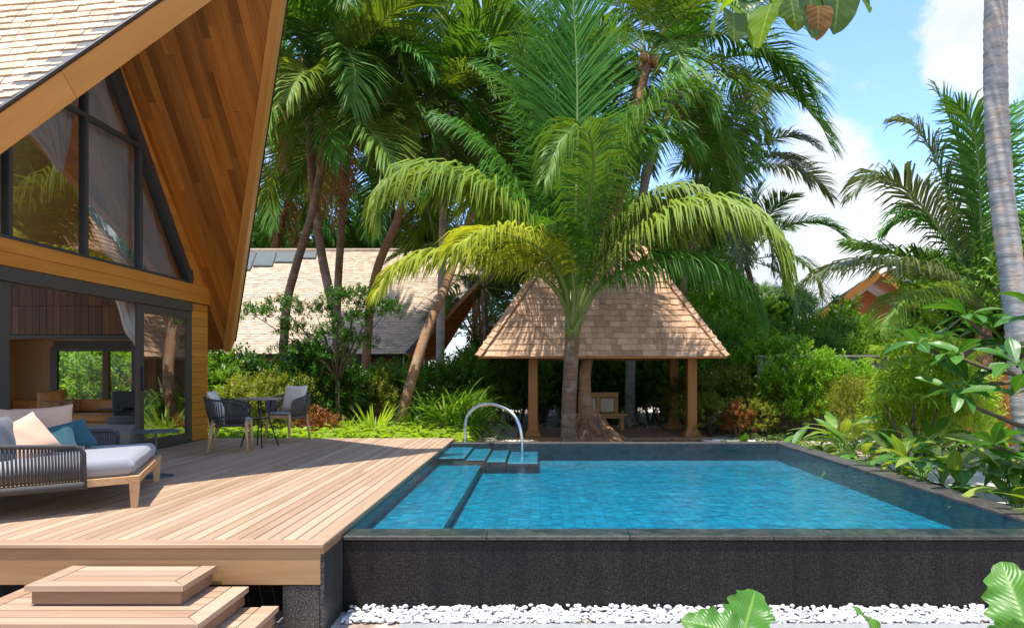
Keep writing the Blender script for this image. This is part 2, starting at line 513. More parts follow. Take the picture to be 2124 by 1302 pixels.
def pillow(name, w, h, t, mat, n=14):
    """scatter cushion lying in its local XY plane, pinched corners"""
    mb = MB(); k = n + 1
    for side in (1, -1):
        for i in range(k):
            for j in range(k):
                u, v = 2 * i / n - 1, 2 * j / n - 1
                pin = 1 - 0.09 * (1 - u * u) * abs(v) ** 3
                pin2 = 1 - 0.09 * (1 - v * v) * abs(u) ** 3
                zz = side * t / 2 * (max(0, (1 - u ** 4) * (1 - v ** 4)) ** 0.55)
                zz += 0.006 * math.sin(7 * u + 3 * v + side) * (1 - u * u) * (1 - v * v)
                mb.v.append((u * w / 2 * pin2, v * h / 2 * pin, zz))
    o = k * k
    for i in range(n):
        for j in range(n):
            a = i * k + j
            mb.f.append((a, a + k, a + k + 1, a + 1)); mb.f.append((o + a, o + a + 1, o + a + k + 1, o + a + k))
    ob = mb.build(name, mat, None, True)
    return ob
def place(o, loc, normal, up=(0, 0, 1), spin=0.0):
    """turn local +Z to normal and local +Y towards up"""
    z = Vector(normal).normalized(); y = Vector(up); y = (y - z * y.dot(z)).normalized(); x = y.cross(z)
    m = Matrix((x, y, z)).transposed().to_4x4() @ Matrix.Rotation(spin, 4, 'Z')
    m.translation = Vector(loc); o.matrix_basis = m
    return o

# ------------------------------------------------------------------ leaves (numpy)
def unit(a): return a / np.maximum(np.linalg.norm(a, axis=1, keepdims=True), 1e-9)
def leaf_arrays(pos, d, up, ln, wd, fold=0.25, droop=0.15):
    """five-point folded leaves; returns verts (n*5,3) and faces"""
    d = unit(d); s = unit(np.cross(d, up)); nrm = np.cross(s, d)
    ln = ln[:, None]; wd = wd[:, None]
    b = pos; c = pos + d * ln * .5 - nrm * wd * fold * .5
    l_ = pos + d * ln * .45 - s * wd * .5 + nrm * wd * fold * .5; r_ = pos + d * ln * .45 + s * wd * .5 + nrm * wd * fold * .5
    t = pos + d * ln - nrm * ln * droop
    V = np.stack([b, l_, c, r_, t], axis=1).reshape(-1, 3)
    k = np.arange(len(pos))[:, None] * 5
    F = np.concatenate([k + np.array([[0, 2, 1]]), k + np.array([[2, 4, 1]]), k + np.array([[0, 3, 2]]), k + np.array([[2, 3, 4]])], axis=0)
    return V, F
def np_mesh(name, V, F, mat, smooth=False):
    me = bpy.data.meshes.new(name)
    V = np.asarray(V, dtype=np.float32); F = np.asarray(F, dtype=np.int32)
    me.vertices.add(len(V)); me.vertices.foreach_set('co', V.ravel())
    w = F.shape[1]
    me.loops.add(len(F) * w); me.loops.foreach_set('vertex_index', F.ravel())
    me.polygons.add(len(F)); me.polygons.foreach_set('loop_start', np.arange(0, len(F) * w, w, dtype=np.int32))
    me.polygons.foreach_set('loop_total', np.full(len(F), w, dtype=np.int32))
    me.materials.append(mat)
    me.update(calc_edges=True); me.validate()
    return me
# ------------------------------------------------------------------ ground
GZ = -0.63
def sstep(a, b, x):
    t = min(1, max(0, (x - a) / (b - a))); return t * t * (3 - 2 * t)
def ground_z(x, y):
    bank = 0.40 * sstep(4.25, 4.7, x) * (1 - sstep(7.0, 11.0, x)) * (1 - sstep(11.0, 17.0, y)) * sstep(4.9, 5.7, y)
    back = 0.12 * sstep(12.8, 13.6, y) * (1 - sstep(-2.2, -1.2, x))
    wob = 0.02 * math.sin(1.7 * x + .4) * math.cos(1.3 * y) * sstep(13, 15, y)
    return GZ + bank + back + wob
xs = [-600, -200, -80, -40, -25] + [(-20 + .5 * i) for i in range(81)] + [25, 40, 80, 200, 600]
ys = [-200, -40, -10, -2] + [(.5 * i) for i in range(1, 73)] + [40, 50, 70, 110, 200, 500, 1200]
gv = [(x, y, ground_z(x, y)) for y in ys for x in xs]
nx = len(xs)
gf = [(j * nx + i, j * nx + i + 1, (j + 1) * nx + i + 1, (j + 1) * nx + i) for j in range(len(ys) - 1) for i in range(nx - 1)]
m, n, l, b, out = new_mat('sandy_garden_soil')
v = coord_vec(n, l, 'pos', (1, 1, 1))
big = noise_node(n, l, v, 0.55, 4, 0.6)
fine = noise_node(n, l, v, 14, 5, 0.75)
sand = ramp_node(n, l, fine, [(0.25, (.42, .35, .27)), (0.75, (.66, .60, .51))])
litter = ramp_node(n, l, fine, [(0.35, (.085, .045, .022)), (0.7, (.26, .15, .08))])
f_ = n.new('ShaderNodeMapRange'); f_.interpolation_type = 'SMOOTHSTEP'
f_.inputs[1].default_value = 0.42; f_.inputs[2].default_value = 0.58; l.new(big, f_.inputs[0])
l.new(mix_rgb(n, l, f_.outputs[0], sand, litter), b.inputs['Base Color'])
b.inputs['Roughness'].default_value = 0.95
bump_node(n, l, fine, 0.6, 0.03, b)
M['soil'] = m
tag(mesh_obj('ground', gv, gf, m, None, True), kind='structure')

M['sand'] = plain('white_sand', (.80, .74, .66), (.66, .60, .52), scale=22, rough=.95, bump=.4, coord='pos', bdist=.015)
def sheet(name, pts, z, mat, kind='structure'):
    o = mesh_obj(name, [(p[0], p[1], z) for p in pts], [tuple(range(len(pts)))], mat)
    return tag(o, kind=kind)
def ribbon(name, pts, widths, z, mat):
    pts = bezier([Vector((p[0], p[1], 0)) for p in pts], 40); V = []; Fc = []
    for i, p in enumerate(pts):
        t = (pts[min(i + 1, 39)] - pts[max(i - 1, 0)]).normalized(); s = Vector((-t.y, t.x, 0))
        u = i / 39 * (len(widths) - 1); k = min(int(u), len(widths) - 2)
        w = widths[k] + (widths[k + 1] - widths[k]) * (u - k)
        w *= 1 + .12 * math.sin(i * 1.3)
        V += [tuple(p + s * w / 2 + Vector((0, 0, z))), tuple(p - s * w / 2 + Vector((0, 0, z)))]
        if i: Fc.append((2 * i - 2, 2 * i - 1, 2 * i + 1, 2 * i))
    return tag(mesh_obj(name, V, Fc, mat), kind='structure')
ribbon('sand_path', [(4.6, 16.0), (5.0, 18.5), (5.9, 19.6), (7.6, 19.0), (9.5, 17.9), (12, 16.6), (16, 14.5)], [1.6, 1.5, 1.3, 1.2, 1.3, 1.5, 1.6], -0.595, M['sand'])
ribbon('sand_path', [(-1.35, 24.0), (-1.3, 21.5), (-1.2, 19.0), (-1.0, 16.5)], [1.2, 1.5, 1.8, 1.8], -0.59, M['sand'])
ribbon('sand_border', [(4.7, 4.6), (5.1, 6.2), (5.4, 8.2), (5.5, 10.0), (5.4, 11.6)], [.8, 1.1, 1.2, 1.0, .6], -0.21, M['sand'])
# paved path in front of the pool wall
pv = MB().box(-1.0, 7.0, -0.5, 5.19, GZ - .04, GZ + .012).build('path', M['paving'])
tag(pv, kind='structure')

# ------------------------------------------------------------------ pool
PX0, PX1, PY0, PY1, WZ = -1.49, 3.93, 5.72, 12.0, -0.045
FLOOR = -0.31
pool = thing('swimming_pool', 'raised infinity swimming pool lined in blue mosaic with black granite front wall', 'swimming pool', loc=(0, 0, 0))
MB().box(PX0, PX1, PY0, PY1, FLOOR - .05, FLOOR).build('pool_floor', M['pool_tile'], pool)
w = MB()
w.box(PX0 - .2, PX0, 5.47, PY1 + .2, GZ, -.06)
w.build('pool_wall', M['pool_wall'], pool)
MB().box(PX0, PX1 + .25, PY1, PY1 + .2, GZ, -.05).build('pool_wall', M['pool_wall'], pool)
MB().box(PX1, PX1 + .25, 5.5, PY1, GZ, -.05).build('pool_wall', M['pool_wall'], pool)
MB().box(PX0, PX1, 5.50, PY0, GZ, -.085).build('pool_wall', M['pool_wall'], pool)
# seat ledge along the deck, steps in the far corner
lg_ = MB().box(PX0, -.86, PY0, 10.45, FLOOR, -.20).build('ledge', M['pool_wall'], pool)  # dark body carries the painted shade of the ledge riser
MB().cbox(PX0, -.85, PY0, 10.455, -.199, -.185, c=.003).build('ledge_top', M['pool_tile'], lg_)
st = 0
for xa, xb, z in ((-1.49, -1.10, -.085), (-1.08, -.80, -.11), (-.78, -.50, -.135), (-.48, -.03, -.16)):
    ps_ = MB().box(xa, xb, 10.52, 11.98, FLOOR, z - .013).build('pool_step', M['pool_wall'], pool)  # dark sides paint the shadow zone below each tread
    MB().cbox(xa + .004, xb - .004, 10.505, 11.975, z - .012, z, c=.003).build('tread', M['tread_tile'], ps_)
# coping
def coping_run(a, b, n_, along, mat=None, ch_=.005):
    for i in range(n_):
        p0 = a[along] + (b[along] - a[along]) * i / n_ + .002; p1 = a[along] + (b[along] - a[along]) * (i + 1) / n_ - .002
        d = [a[0], b[0], a[1], b[1], a[2], b[2]]; d[2 * along] = p0; d[2 * along + 1] = p1
        MB().cbox(*d, c=ch_).build('coping_stone', mat or M['coping'], pool)
coping_run((PX1, 5.46, -.05), (PX1 + .27, 12.22, -.018), 7, 1)
coping_run((-1.45, PY1, -.05), (PX1 - .004, 12.22, -.018), 6, 0)
coping_run((-1.485, 5.445, -.085), (PX1 - .004, PY0, -.056), 5, 0, M['weir'], .002)
for i in range(5):
    x0 = -1.485 + (4.2 + 1.485) * i / 5
    MB().cbox(x0 + .0005, x0 + 5.685 / 5 - .0005, 5.465, 5.50, GZ - .02, -.095, c=.002).build('granite_slab', M['granite'], pool)
# water
m, n, l, b, out = new_mat('pool_water')
n.remove(b)
v = coord_vec(n, l, 'pos', (1, 1, 1))
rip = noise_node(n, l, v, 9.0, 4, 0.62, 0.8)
rip2 = noise_node(n, l, v, 1.3, 2, 0.5)
rp3 = noise_node(n, l, v, .55, 2, .5); am = val_range(n, l, rp3, -.5, 2.0)
rm_ = n.new('ShaderNodeMath'); rm_.operation = 'MULTIPLY'; l.new(rip, rm_.inputs[0]); l.new(am, rm_.inputs[1])
ad = n.new('ShaderNodeMath'); ad.operation = 'ADD'; l.new(rm_.outputs[0], ad.inputs[0]); l.new(rip2, ad.inputs[1])
bp = n.new('ShaderNodeBump'); bp.inputs['Strength'].default_value = .75; bp.inputs['Distance'].default_value = .035
l.new(ad.outputs[0], bp.inputs['Height'])
fr = n.new('ShaderNodeFresnel'); fr.inputs[0].default_value = 1.21; l.new(bp.outputs[0], fr.inputs['Normal'])
tr = n.new('ShaderNodeBsdfTransparent')
l.new(ramp_node(n, l, rip, [(0.34, (.45, .78, .86)), (0.60, (.88, 1.0, 1.0))]), tr.inputs[0])  # light and dark of the ripples painted into the water tint
gl = n.new('ShaderNodeBsdfGlossy'); gl.inputs['Roughness'].default_value = .02; l.new(bp.outputs[0], gl.inputs['Normal'])
mx = n.new('ShaderNodeMixShader')
l.new(fr.outputs[0], mx.inputs[0]); l.new(tr.outputs[0], mx.inputs[1]); l.new(gl.outputs[0], mx.inputs[2])
l.new(mx.outputs[0], out.inputs[0])
M['water'] = m
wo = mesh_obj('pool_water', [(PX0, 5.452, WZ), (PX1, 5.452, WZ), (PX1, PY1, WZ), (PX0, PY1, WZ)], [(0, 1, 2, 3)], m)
tag(wo, kind='structure')
# hand rail
rail = thing('pool_handrail', 'arched steel handrail rising over the pool steps', 'handrail', loc=(-1.25, 12.1, -.02))
rp = [Vector((0, 0, 0)), Vector((0.0, 0, .30)), Vector((.06, -.05, .48)), Vector((.26, -.2, .63)), Vector((.52, -.42, .65)), Vector((.80, -.66, .54)), Vector((.93, -.78, .34)), Vector((.97, -.82, .1)), Vector((.97, -.82, -.16))]
MB().tube(bezier(rp, 44), .026, 12).build('rail', M['steel'], rail, True)
MB().lathe([(.055, 0), (.055, .012), (.03, .02)], 16).build('flange', M['steel'], rail)

# white pebble strip
def pebble_shape(seed):
    r_ = np.random.default_rng(seed)
    t = (1 + 5 ** .5) / 2
    V = np.array([(-1, t, 0), (1, t, 0), (-1, -t, 0), (1, -t, 0), (0, -1, t), (0, 1, t), (0, -1, -t), (0, 1, -t), (t, 0, -1), (t, 0, 1), (-t, 0, -1), (-t, 0, 1)], float)
    F_ = [(0, 11, 5), (0, 5, 1), (0, 1, 7), (0, 7, 10), (0, 10, 11), (1, 5, 9), (5, 11, 4), (11, 10, 2), (10, 7, 6), (7, 1, 8), (3, 9, 4), (3, 4, 2), (3, 2, 6), (3, 6, 8), (3, 8, 9), (4, 9, 5), (2, 4, 11), (6, 2, 10), (8, 6, 7), (9, 8, 1)]
    V = list(unit(V)); cache = {}; F2 = []
    def mid(a, b_):
        k = (min(a, b_), max(a, b_))
        if k not in cache:
            q = V[a] + V[b_]; V.append(q / np.linalg.norm(q)); cache[k] = len(V) - 1
        return cache[k]
    for a, b_, c in F_:
        x, y, z = mid(a, b_), mid(b_, c), mid(c, a)
        F2 += [(a, x, z), (b_, y, x), (c, z, y), (x, y, z)]
    V = np.array(V) * (1 + .12 * r_.standard_normal((len(V), 1)) * .6)
    return V, np.array(F2)
shapes = [pebble_shape(k) for k in range(6)]
VV = []; FF = []; k = 0
for i in range(3600):
    x = rng.uniform(-1.42, 4.9); y = rng.uniform(5.19, 5.46); lay = rng.random()
    gs = .88 * rng.choice([.62, .8, 1.0, 1.2], p=[.3, .35, .25, .1]); s = gs * np.array([rng.uniform(.018, .030), rng.uniform(.015, .025), rng.uniform(.011, .018)])
    a = rng.uniform(0, 6.28); ca, sa = math.cos(a), math.sin(a)
    V, F_ = shapes[i % 6]
    q = V * s; q = np.stack([q[:, 0] * ca - q[:, 1] * sa, q[:, 0] * sa + q[:, 1] * ca, q[:, 2]], 1)
    zz = GZ + .012 + .045 * lay * (.4 + .6 * (y - 5.19) / .27)
    VV.append(q + np.array([x, y, zz])); FF.append(F_ + k); k += len(V)
pm = np_mesh('pebbles', np.concatenate(VV), np.concatenate(FF), M['pebble'])
pm.polygons.foreach_set('use_smooth', [True] * len(pm.polygons))
tag(use_mesh('pebbles', pm), 'strip of loose white pebbles along the foot of the granite wall', 'pebbles', kind='stuff')

# ------------------------------------------------------------------ deck
DX, DY0, DY1 = -1.49, 4.97, 12.68
deck = MB().box(-5.95, -1.80, 5.5, 12.6, GZ, -.032).build('deck', M['painted_void'])  # near-black block paints in the shade below the boards
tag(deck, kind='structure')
x = DX - .145; i = 0
bw = .0905
while x - bw > -5.78:
    cut = rng.uniform(6.5, 11.2)
    if rng.random() < .35: cut = None
    segs = [(DY0 + .145, DY1)] if cut is None else [(DY0 + .145, cut - .0015), (cut + .0015, DY1)]
    for y0, y1 in segs:
        MB().cbox(x - bw, x, y0, y1, -.03, rng.uniform(-.0008, .0008), c=.004).build('deck_board', M['deck'], deck)
    x -= bw + .008
MB().cbox(DX - .139, DX, DY0 + .145, DY1, -.03, .001, c=.005).build('edge_board', M['deck'], deck)
MB().cbox(-5.78, DX, DY0, DY0 + .139, -.03, .001, c=.005).build('edge_board', M['deck_x'], deck)
MB().cbox(-5.78, -1.515, DY0 + .02, DY0 + .05, -.285, -.031, c=.003).build('fascia_board', M['fascia'], deck)
MB().cbox(-1.516, -1.493, DY0 + .02, DY1 - .02, -.075, -.031, c=.003).build('side_trim', M['fascia'], deck)
MB().cbox(-1.78, -1.522, DY0 + .03, 5.46, GZ - .02, -.292, c=.004).build('granite_plinth', M['granite_grey'], deck)
MB().cbox(-1.520, -1.4895, DY0 + .024, 5.463, GZ - .02, -.078, c=.003).build('granite_cheek', M['granite_grey'], deck)

# ------------------------------------------------------------------ wooden steps
steps = thing('wooden_steps', 'three tiered timber garden steps below the deck edge', 'steps', loc=(-2.7, 4.6, GZ))
def tier(x0, x1, y0, y1, top, low, bw_):
    """one tier: mitred nosing boards round an infill, risers set back below"""
    off = Vector((2.7, -4.6, -GZ))
    def pr(poly, z0, z1, nm, mt=None):
        MB().prism([Vector((a, b_, z0)) + off for a, b_ in poly], (0, 0, z1 - z0)).build(nm, mt or M['deck_x'], steps)
    g = .005
    pr([(x0, y0), (x1, y0), (x1 - bw_, y0 + bw_), (x0 + bw_, y0 + bw_)], top - .035, top, 'tread_board')
    pr([(x1, y0 + g), (x1, y1), (x1 - bw_ + g, y1), (x1 - bw_ + g, y0 + bw_ + g)], top - .035, top, 'tread_board')
    pr([(x0, y0 + g), (x0 + bw_ - g, y0 + bw_ + g), (x0 + bw_ - g, y1), (x0, y1)], top - .035, top, 'tread_board')
    yy = y0 + bw_ + .009
    while yy < y1 - .03:
        pr([(x0 + bw_ + .003, yy), (x1 - bw_ - .003, yy), (x1 - bw_ - .003, min(yy + bw_, y1)), (x0 + bw_ + .003, min(yy + bw_, y1))], top - .035, top, 'tread_board')
        yy += bw_ + .009
    i_ = .028
    z = top - .037
    while z > low + .02:
        z0 = max(low, z - .085)
        pr([(x0 + i_, y0 + i_), (x1 - i_, y0 + i_), (x1 - i_, y0 + i_ + .02), (x0 + i_, y0 + i_ + .02)], z0, z, 'riser_board', M['riser'])
        pr([(x1 - i_ - .02, y0 + i_ + .022), (x1 - i_, y0 + i_ + .022), (x1 - i_, y1), (x1 - i_ - .02, y1)], z0, z, 'riser_board', M['riser'])
        pr([(x0 + i_, y0 + i_ + .022), (x0 + i_ + .02, y0 + i_ + .022), (x0 + i_ + .02, y1), (x0 + i_, y1)], z0, z, 'riser_board', M['riser'])
        z = z0 - .009
tier(-3.21, -2.22, 4.50, 4.965, -.145, -.275, .105)
tier(-3.50, -1.985, 4.20, 4.93, -.278, -.405, .115)
tier(-3.75, -1.78, 3.88, 4.93, -.41, GZ, .12)

# ------------------------------------------------------------------ prow-gabled roofs
def prow_roof(root, N, A, Fp, xb, th, barge=(.30, .09), bmat=None, near_mat=None):
    """two slopes between rake N-A-F and the back plane x = xb"""
    N, A, Fp = Vector(N), Vector(A), Vector(Fp)
    sl_n = Vector((0, A.y - N.y, A.z - N.z)).normalized(); nn = Vector((0, -sl_n.z, sl_n.y))
    sl_f = Vector((0, Fp.y - A.y, Fp.z - A.z)).normalized(); nf = Vector((0, -sl_f.z, sl_f.y))
    near = MB().prism([N, A, (xb, A.y, A.z), (xb, N.y, N.z)], nn * th).build('roof_slope', near_mat or M['painted_void'], root)
    far = MB().prism([A, Fp, (xb, Fp.y, Fp.z), (xb, A.y, A.z)], nf * th).build('roof_slope', M['soffit'], root)
    for p, q, nrm, cuts in ((N, A, nn, (.0, .47, 1.0)), (A, Fp, nf, (0, 1.0))):
        r = (q - p).normalized(); o = r.cross(nrm).normalized()
        if o.x < 0: o = -o
        L = (q - p).length
        for i in range(len(cuts) - 1):
            a, b_ = p + r * (L * cuts[i] + .001), p + r * (L * cuts[i + 1] - .001)
            c = (a + b_) / 2
            mb = MB().cbox(-(b_ - a).length / 2, (b_ - a).length / 2, 0, barge[1], -.03, barge[0] - .03, c=.006)
            ob = mb.build('bargeboard', bmat or M['teak_barge'], root)
            mt = Matrix((r, o, nrm)).transposed().to_4x4()
            if mt.determinant() < 0:
                mt = Matrix((-r, o, nrm)).transposed().to_4x4()
            mt.translation = c; ob.matrix_basis = mt
        mb = MB(); a, b_ = p + nrm * (barge[0] + .0), q + nrm * (barge[0] + .0)
        mb.prism([a - o * .05, a + o * (barge[1] + .012), a + o * (barge[1] + .012) + nrm * .022, a - o * .05 + nrm * .022], b_ - a)
        mb.build('drip_edge', M['dark_frame'], root)
    return near, far, sl_n, nn, sl_f, nf
villa = thing('villa', 'timber villa with steep prow gable and glazed front opening onto the deck', 'villa', loc=(0, 0, 0))
rN, rA, rF = (-5.91, 5.40, 1.57), (-3.23, 9.0, 6.55), (-5.91, 13.49, 1.57)
near, far, sl_n, nn, sl_f, nf = prow_roof(villa, rN, rA, rF, -13.0, .25, (.29, .13))
# shingles of the near slope; courses run a little upwards to the prow
shing = []
base = Vector(rN) + nn * .292
ud = Vector((1, .10, .1383)).normalized(); vd = nn.cross(ud)
if vd.z < 0: vd = -vd
rk = (Vector(rA) - Vector(rN))
def to_px(p): return (CX + F_PX * p.x / p.y, CY - F_PX * (p.z - EYE) / p.y)
pieces = []
row = 0; v_ = -.2
DUDV = (-(vd.x) * (-rk.y) + rk.x * (-(vd.y))) / (ud.x * -rk.y + rk.x * ud.y)
while v_ < 6.5:
    # u where this course meets the rake line
    # solve base + ud*u + vd*v = rN + rk*t (+ offset) inside the slope plane
    a11, a12 = ud.x, -rk.x; a21, a22 = ud.y, -rk.y
    b1, b2 = -(vd.x * v_) , -(vd.y * v_) + 0.0
    det = a11 * a22 - a12 * a21
    u_end = (b1 * a22 - a12 * b2) / det + .135
    u = u_end; lo = u_end - 4.4
    first = True
    while u > lo:
        wd = rng.uniform(.09, .17)
        if first: wd *= rng.uniform(.5, 1); first = False
        pieces.append((u - wd, u - (0 if u == u_end else .004), v_ + rng.uniform(-.006, .006), u == u_end))
        u -= wd
    v_ += .122; row += 1
def shingle_verts(u0, u1, v0, ud, vd, nn, base, ln=.20, t0=.024, t1=.006):
    P_ = lambda u, v, h: base + ud * u + vd * v + nn * h
    return [P_(u0, v0, .002), P_(u1, v0, .002), P_(u1, v0 + ln, .0), P_(u0, v0 + ln, .0), P_(u0, v0, t0), P_(u1, v0, t0), P_(u1, v0 + ln, t1), P_(u0, v0 + ln, t1)]
SF = [(0, 3, 2, 1), (4, 5, 6, 7), (0, 1, 5, 4), (1, 2, 6, 5), (2, 3, 7, 6), (3, 0, 4, 7)]
rest = MB(); cnt = 0
for u0, u1, v0, edge_ in pieces:
    tj = rng.uniform(.022, .034)
    V = shingle_verts(u0, u1, v0, ud, vd, nn, base, t0=tj)
    if edge_:
        for q_ in (2, 6): V[q_] = V[q_] + ud * (DUDV * .20)
    px, py = to_px(V[4])
    px2, py2 = to_px(V[5])
    if px2 > -5 and py > -12 and cnt < 300:
        mesh_obj('shingle', V, SF, M['shingle'], near); cnt += 1
    else: rest.add(V, SF)
tag(rest.build('shingle_field', M['shingle'], near), kind='stuff')
# soffit planks under the far slope
slope_l = 6.705
Rm = Matrix((sl_f, Vector((1, 0, 0)), sl_f.cross(Vector((1, 0, 0))))).transposed().to_4x4()
sgn = -1 if Rm.col[2].xyz.dot(nf) > 0 else 1
xw = .118; x0 = -3.26
while x0 > -5.95:
    x1_, x0_ = x0, x0 - xw + .002
    s_hi = lambda xx: min(slope_l, (-3.23 - xx) / .3997)
    s0 = 0.02
    end = s_hi(x0_)
    s = s0
    while s < end - .05:
        L = rng.uniform(.9, 2.6); s2 = min(s + L, end)
        if end - s2 < .3: s2 = end
        e0 = min(s2, s_hi(x0_)); e1 = min(s2, s_hi(x1_))
        if e1 <= s + .01: e1 = s + .01
        t = sgn * rng.uniform(.012, .019)
        cs, cx_ = (s + s2) / 2, (x0_ + x1_) / 2
        poly = [Vector((s - cs, x0_ - cx_, 0)), Vector((e0 - cs - .002, x0_ - cx_, 0)), Vector((e1 - cs - .002, x1_ - cx_, 0)), Vector((s - cs, x1_ - cx_, 0))]
        ob = MB().prism(poly, (0, 0, t)).build('plank', M['soffit'], far)
        mt = Rm.copy(); mt.translation = Vector(rA) + sl_f * cs + Vector((cx_ - rA[0], 0, 0)) - nf * .001
        ob.matrix_basis = mt
        s = s2
    x0 -= xw
# facade
FX = -5.80
near_y = lambda z: 9.0 - (6.55 - z) / 1.383
far_y = lambda z: 9.0 + (6.55 - z) / 1.109
frm_y = lambda z: 12.05 - (z - 2.63) / 1.234
facade = MB().box(FX - .14, FX - .03, 12.06, 12.60, 0, 2.6).build('facade_wall', M['inner_plank'], villa)
z = 0.0; k = 0
while z < 2.30:
    h = min(.128, 2.31 - z)
    MB().cbox(FX - .03, FX, 12.06, 12.625, z + .002, z + h - .001, c=.003).build('wall_board', M['teak_house'], facade); z += .129
for z0, z1 in ((2.322, 2.470), (2.473, 2.618)):
    MB().cbox(FX - .10, FX + .035, 5.9, 12.63, z0, z1, c=.004).build('beam_board', M['teak_house'], facade)
z = 2.622
while z < 6.2:
    zt = z + .128
    poly = [(FX, frm_y(z), z), (FX, min(far_y(z), 12.62), z), (FX, min(far_y(zt), 12.62), zt), (FX, frm_y(zt), zt)]
    MB().prism(poly, (-.03, 0, 0)).build('wall_board', M['teak_house'], facade); z += .130
MB().cbox(FX - .10, FX + .02, 5.9, 12.05, 2.16, 2.319, c=.004).build('door_header', M['frame_grey'], villa)
# upper window
uw = MB().bar((FX - .04, 12.02, 2.66), (FX - .04, 9.02, 2.66 + 3.0 * 1.234), .13, .16, up=(0, .78, .63)).build('upper_window', M['dark_frame'], villa)
MB().bar((FX - .04, near_y(2.66) + .12, 2.66), (FX - .04, 8.96, 6.32), .13, .12, up=(0, -.8, .6)).build('frame_bar', M['dark_frame'], uw)
MB().cbox(FX - .10, FX + .01, near_y(2.66), 12.0, 2.621, 2.665, c=.003).build('frame_bar', M['dark_frame'], uw)
MB().cbox(FX - .11, FX + .02, 11.93, 12.055, 2.622, 2.86, c=.003).build('frame_bar', M['dark_frame'], uw)
tops = lambda y: min(6.55 - (9.0 - y) * 1.383 - .05, 2.63 + (12.05 - y) * 1.234 - .05)
for y in (7.92, 9.255, 10.52):
    MB().cbox(FX - .09, FX + .008, y - .03, y + .03, 2.66, tops(y), c=.003).build('mullion', M['dark_frame'], uw)
MB().cbox(FX - .085, FX + .004, 7.5, 10.60, 4.42, 4.475, c=.003).build('transom', M['dark_frame'], uw)
bays = [6.4, 7.92, 9.255, 10.52, 11.98]
for y0, y1 in zip(bays[:-1], bays[1:]):
    poly = [(FX - .04, y0, 2.64), (FX - .04, y1, 2.64), (FX - .04, y1, tops(y1))]
    if y0 < 8.97 < y1: poly.append((FX - .04, 8.97, tops(8.97)))
    poly.append((FX - .04, y0, tops(y0)))
    mesh_obj('pane', poly, [tuple(range(len(poly)))], M['glass'], uw)
# door leaf on the right of the opening and the jamb on its left
dr = MB().cbox(FX - .06, FX, 10.46, 10.60, .03, 2.155, c=.004).build('sliding_door', M['frame_grey'], villa)
MB().cbox(FX - .06, FX, 11.93, 12.055, .03, 2.155, c=.004).build('door_stile', M['frame_grey'], dr)
MB().cbox(FX - .055, FX - .005, 10.602, 11.928, .03, .155, c=.004).build('door_rail', M['frame_grey'], dr)
MB().cbox(FX - .055, FX - .005, 10.602, 11.928, 2.04, 2.155, c=.004).build('door_rail', M['frame_grey'], dr)
mesh_obj('pane', [(FX - .03, 10.6, .15), (FX - .03, 11.93, .15), (FX - .03, 11.93, 2.045), (FX - .03, 10.6, 2.045)], [(0, 1, 2, 3)], M['glass'], dr)
MB().cbox(FX - .02, FX + .03, 10.515, 10.545, .9, 1.25, c=.008).build('door_handle', M['black_metal'], dr)
MB().cbox(FX - .09, FX + .03, 5.9, 12.05, .0015, .028, c=.004).build('door_track', M['frame_grey'], villa)
dl = MB().cbox(FX - .10, FX - .01, 7.72, 7.925, .03, 2.155, c=.004).build('sliding_door', M['frame_grey'], villa)
MB().cbox(FX - .09, FX - .02, 6.0, 7.718, .03, .15, c=.004).build('door_rail', M['frame_grey'], dl)
MB().cbox(FX - .09, FX - .02, 6.0, 7.718, 2.04, 2.155, c=.004).build('door_rail', M['frame_grey'], dl)
mesh_obj('pane', [(FX - .05, 6.0, .14), (FX - .05, 7.73, .14), (FX - .05, 7.73, 2.05), (FX - .05, 6.0, 2.05)], [(0, 1, 2, 3)], M['glass'], dl)
# inside
MB().box(-11.0, FX - .1, 5.9, 12.62, -.03, -.004).build('floor', M['nook_wood'], villa)
EW = 12.45
ew = MB().box(-11.0, -9.6, EW + .03, 12.62, -.02, 2.60).build('end_wall', M['inner_plank'], villa)
MB().box(-9.6, -7.0, EW + .03, 12.62, 1.79, 2.60).build('wall_panel', M['inner_plank'], ew)
MB().box(-7.0, FX - .14, EW + .03, 12.62, -.02, 2.60).build('wall_panel', M['inner_plank'], ew)
x = -10.9; k = 0
while x < FX - .16:
    wv = .118
    for z0, z1 in (((1.80, 2.29), (2.296, 2.70)) if -9.7 < x < -7.05 else ((0, 1.2), (1.205, 2.29), (2.296, 2.70))):
        MB().cbox(x, x + wv, EW + .01 + rng.uniform(-.002, .002), EW + .03, z0, z1, c=.003).build('plank', M['inner_plank'], ew)
    x += wv + .002
# window nook
nk = MB().box(-9.62, -7.0, 12.45, 13.30, 1.72, 1.785).build('window_nook', M['nook_wood'], villa)
NB = 13.22
MB().box(-9.66, -9.6, 12.45, 13.30, .0, 1.72).build('nook_side', M['nook_wood'], nk)
MB().box(-7.0, -6.94, 12.622, 13.30, .0, 1.72).build('nook_side', M['nook_wood'], nk)
MB().box(-9.6, -8.90, NB, 13.30, .0, 1.72).build('nook_back', M['nook_wood'], nk)
MB().box(-8.90, -7.0, NB, 13.30, .0, .64).build('nook_back', M['nook_wood'], nk)
MB().box(-8.90, -7.0, NB, 13.30, 1.60, 1.72).build('nook_back', M['dark_frame'], nk)
MB().cbox(-9.65, -6.95, EW - .03, EW + .008, 1.72, 1.795, c=.006).build('nook_frame', M['dark_frame'], nk)
MB().cbox(-7.02, -6.93, EW - .03, EW + .008, .0, 1.719, c=.006).build('nook_frame', M['dark_frame'], nk)
nw = MB().cbox(-8.92, -8.80, NB - .05, NB + .02, .62, 1.60, c=.004).build('nook_window', M['dark_frame'], nk)
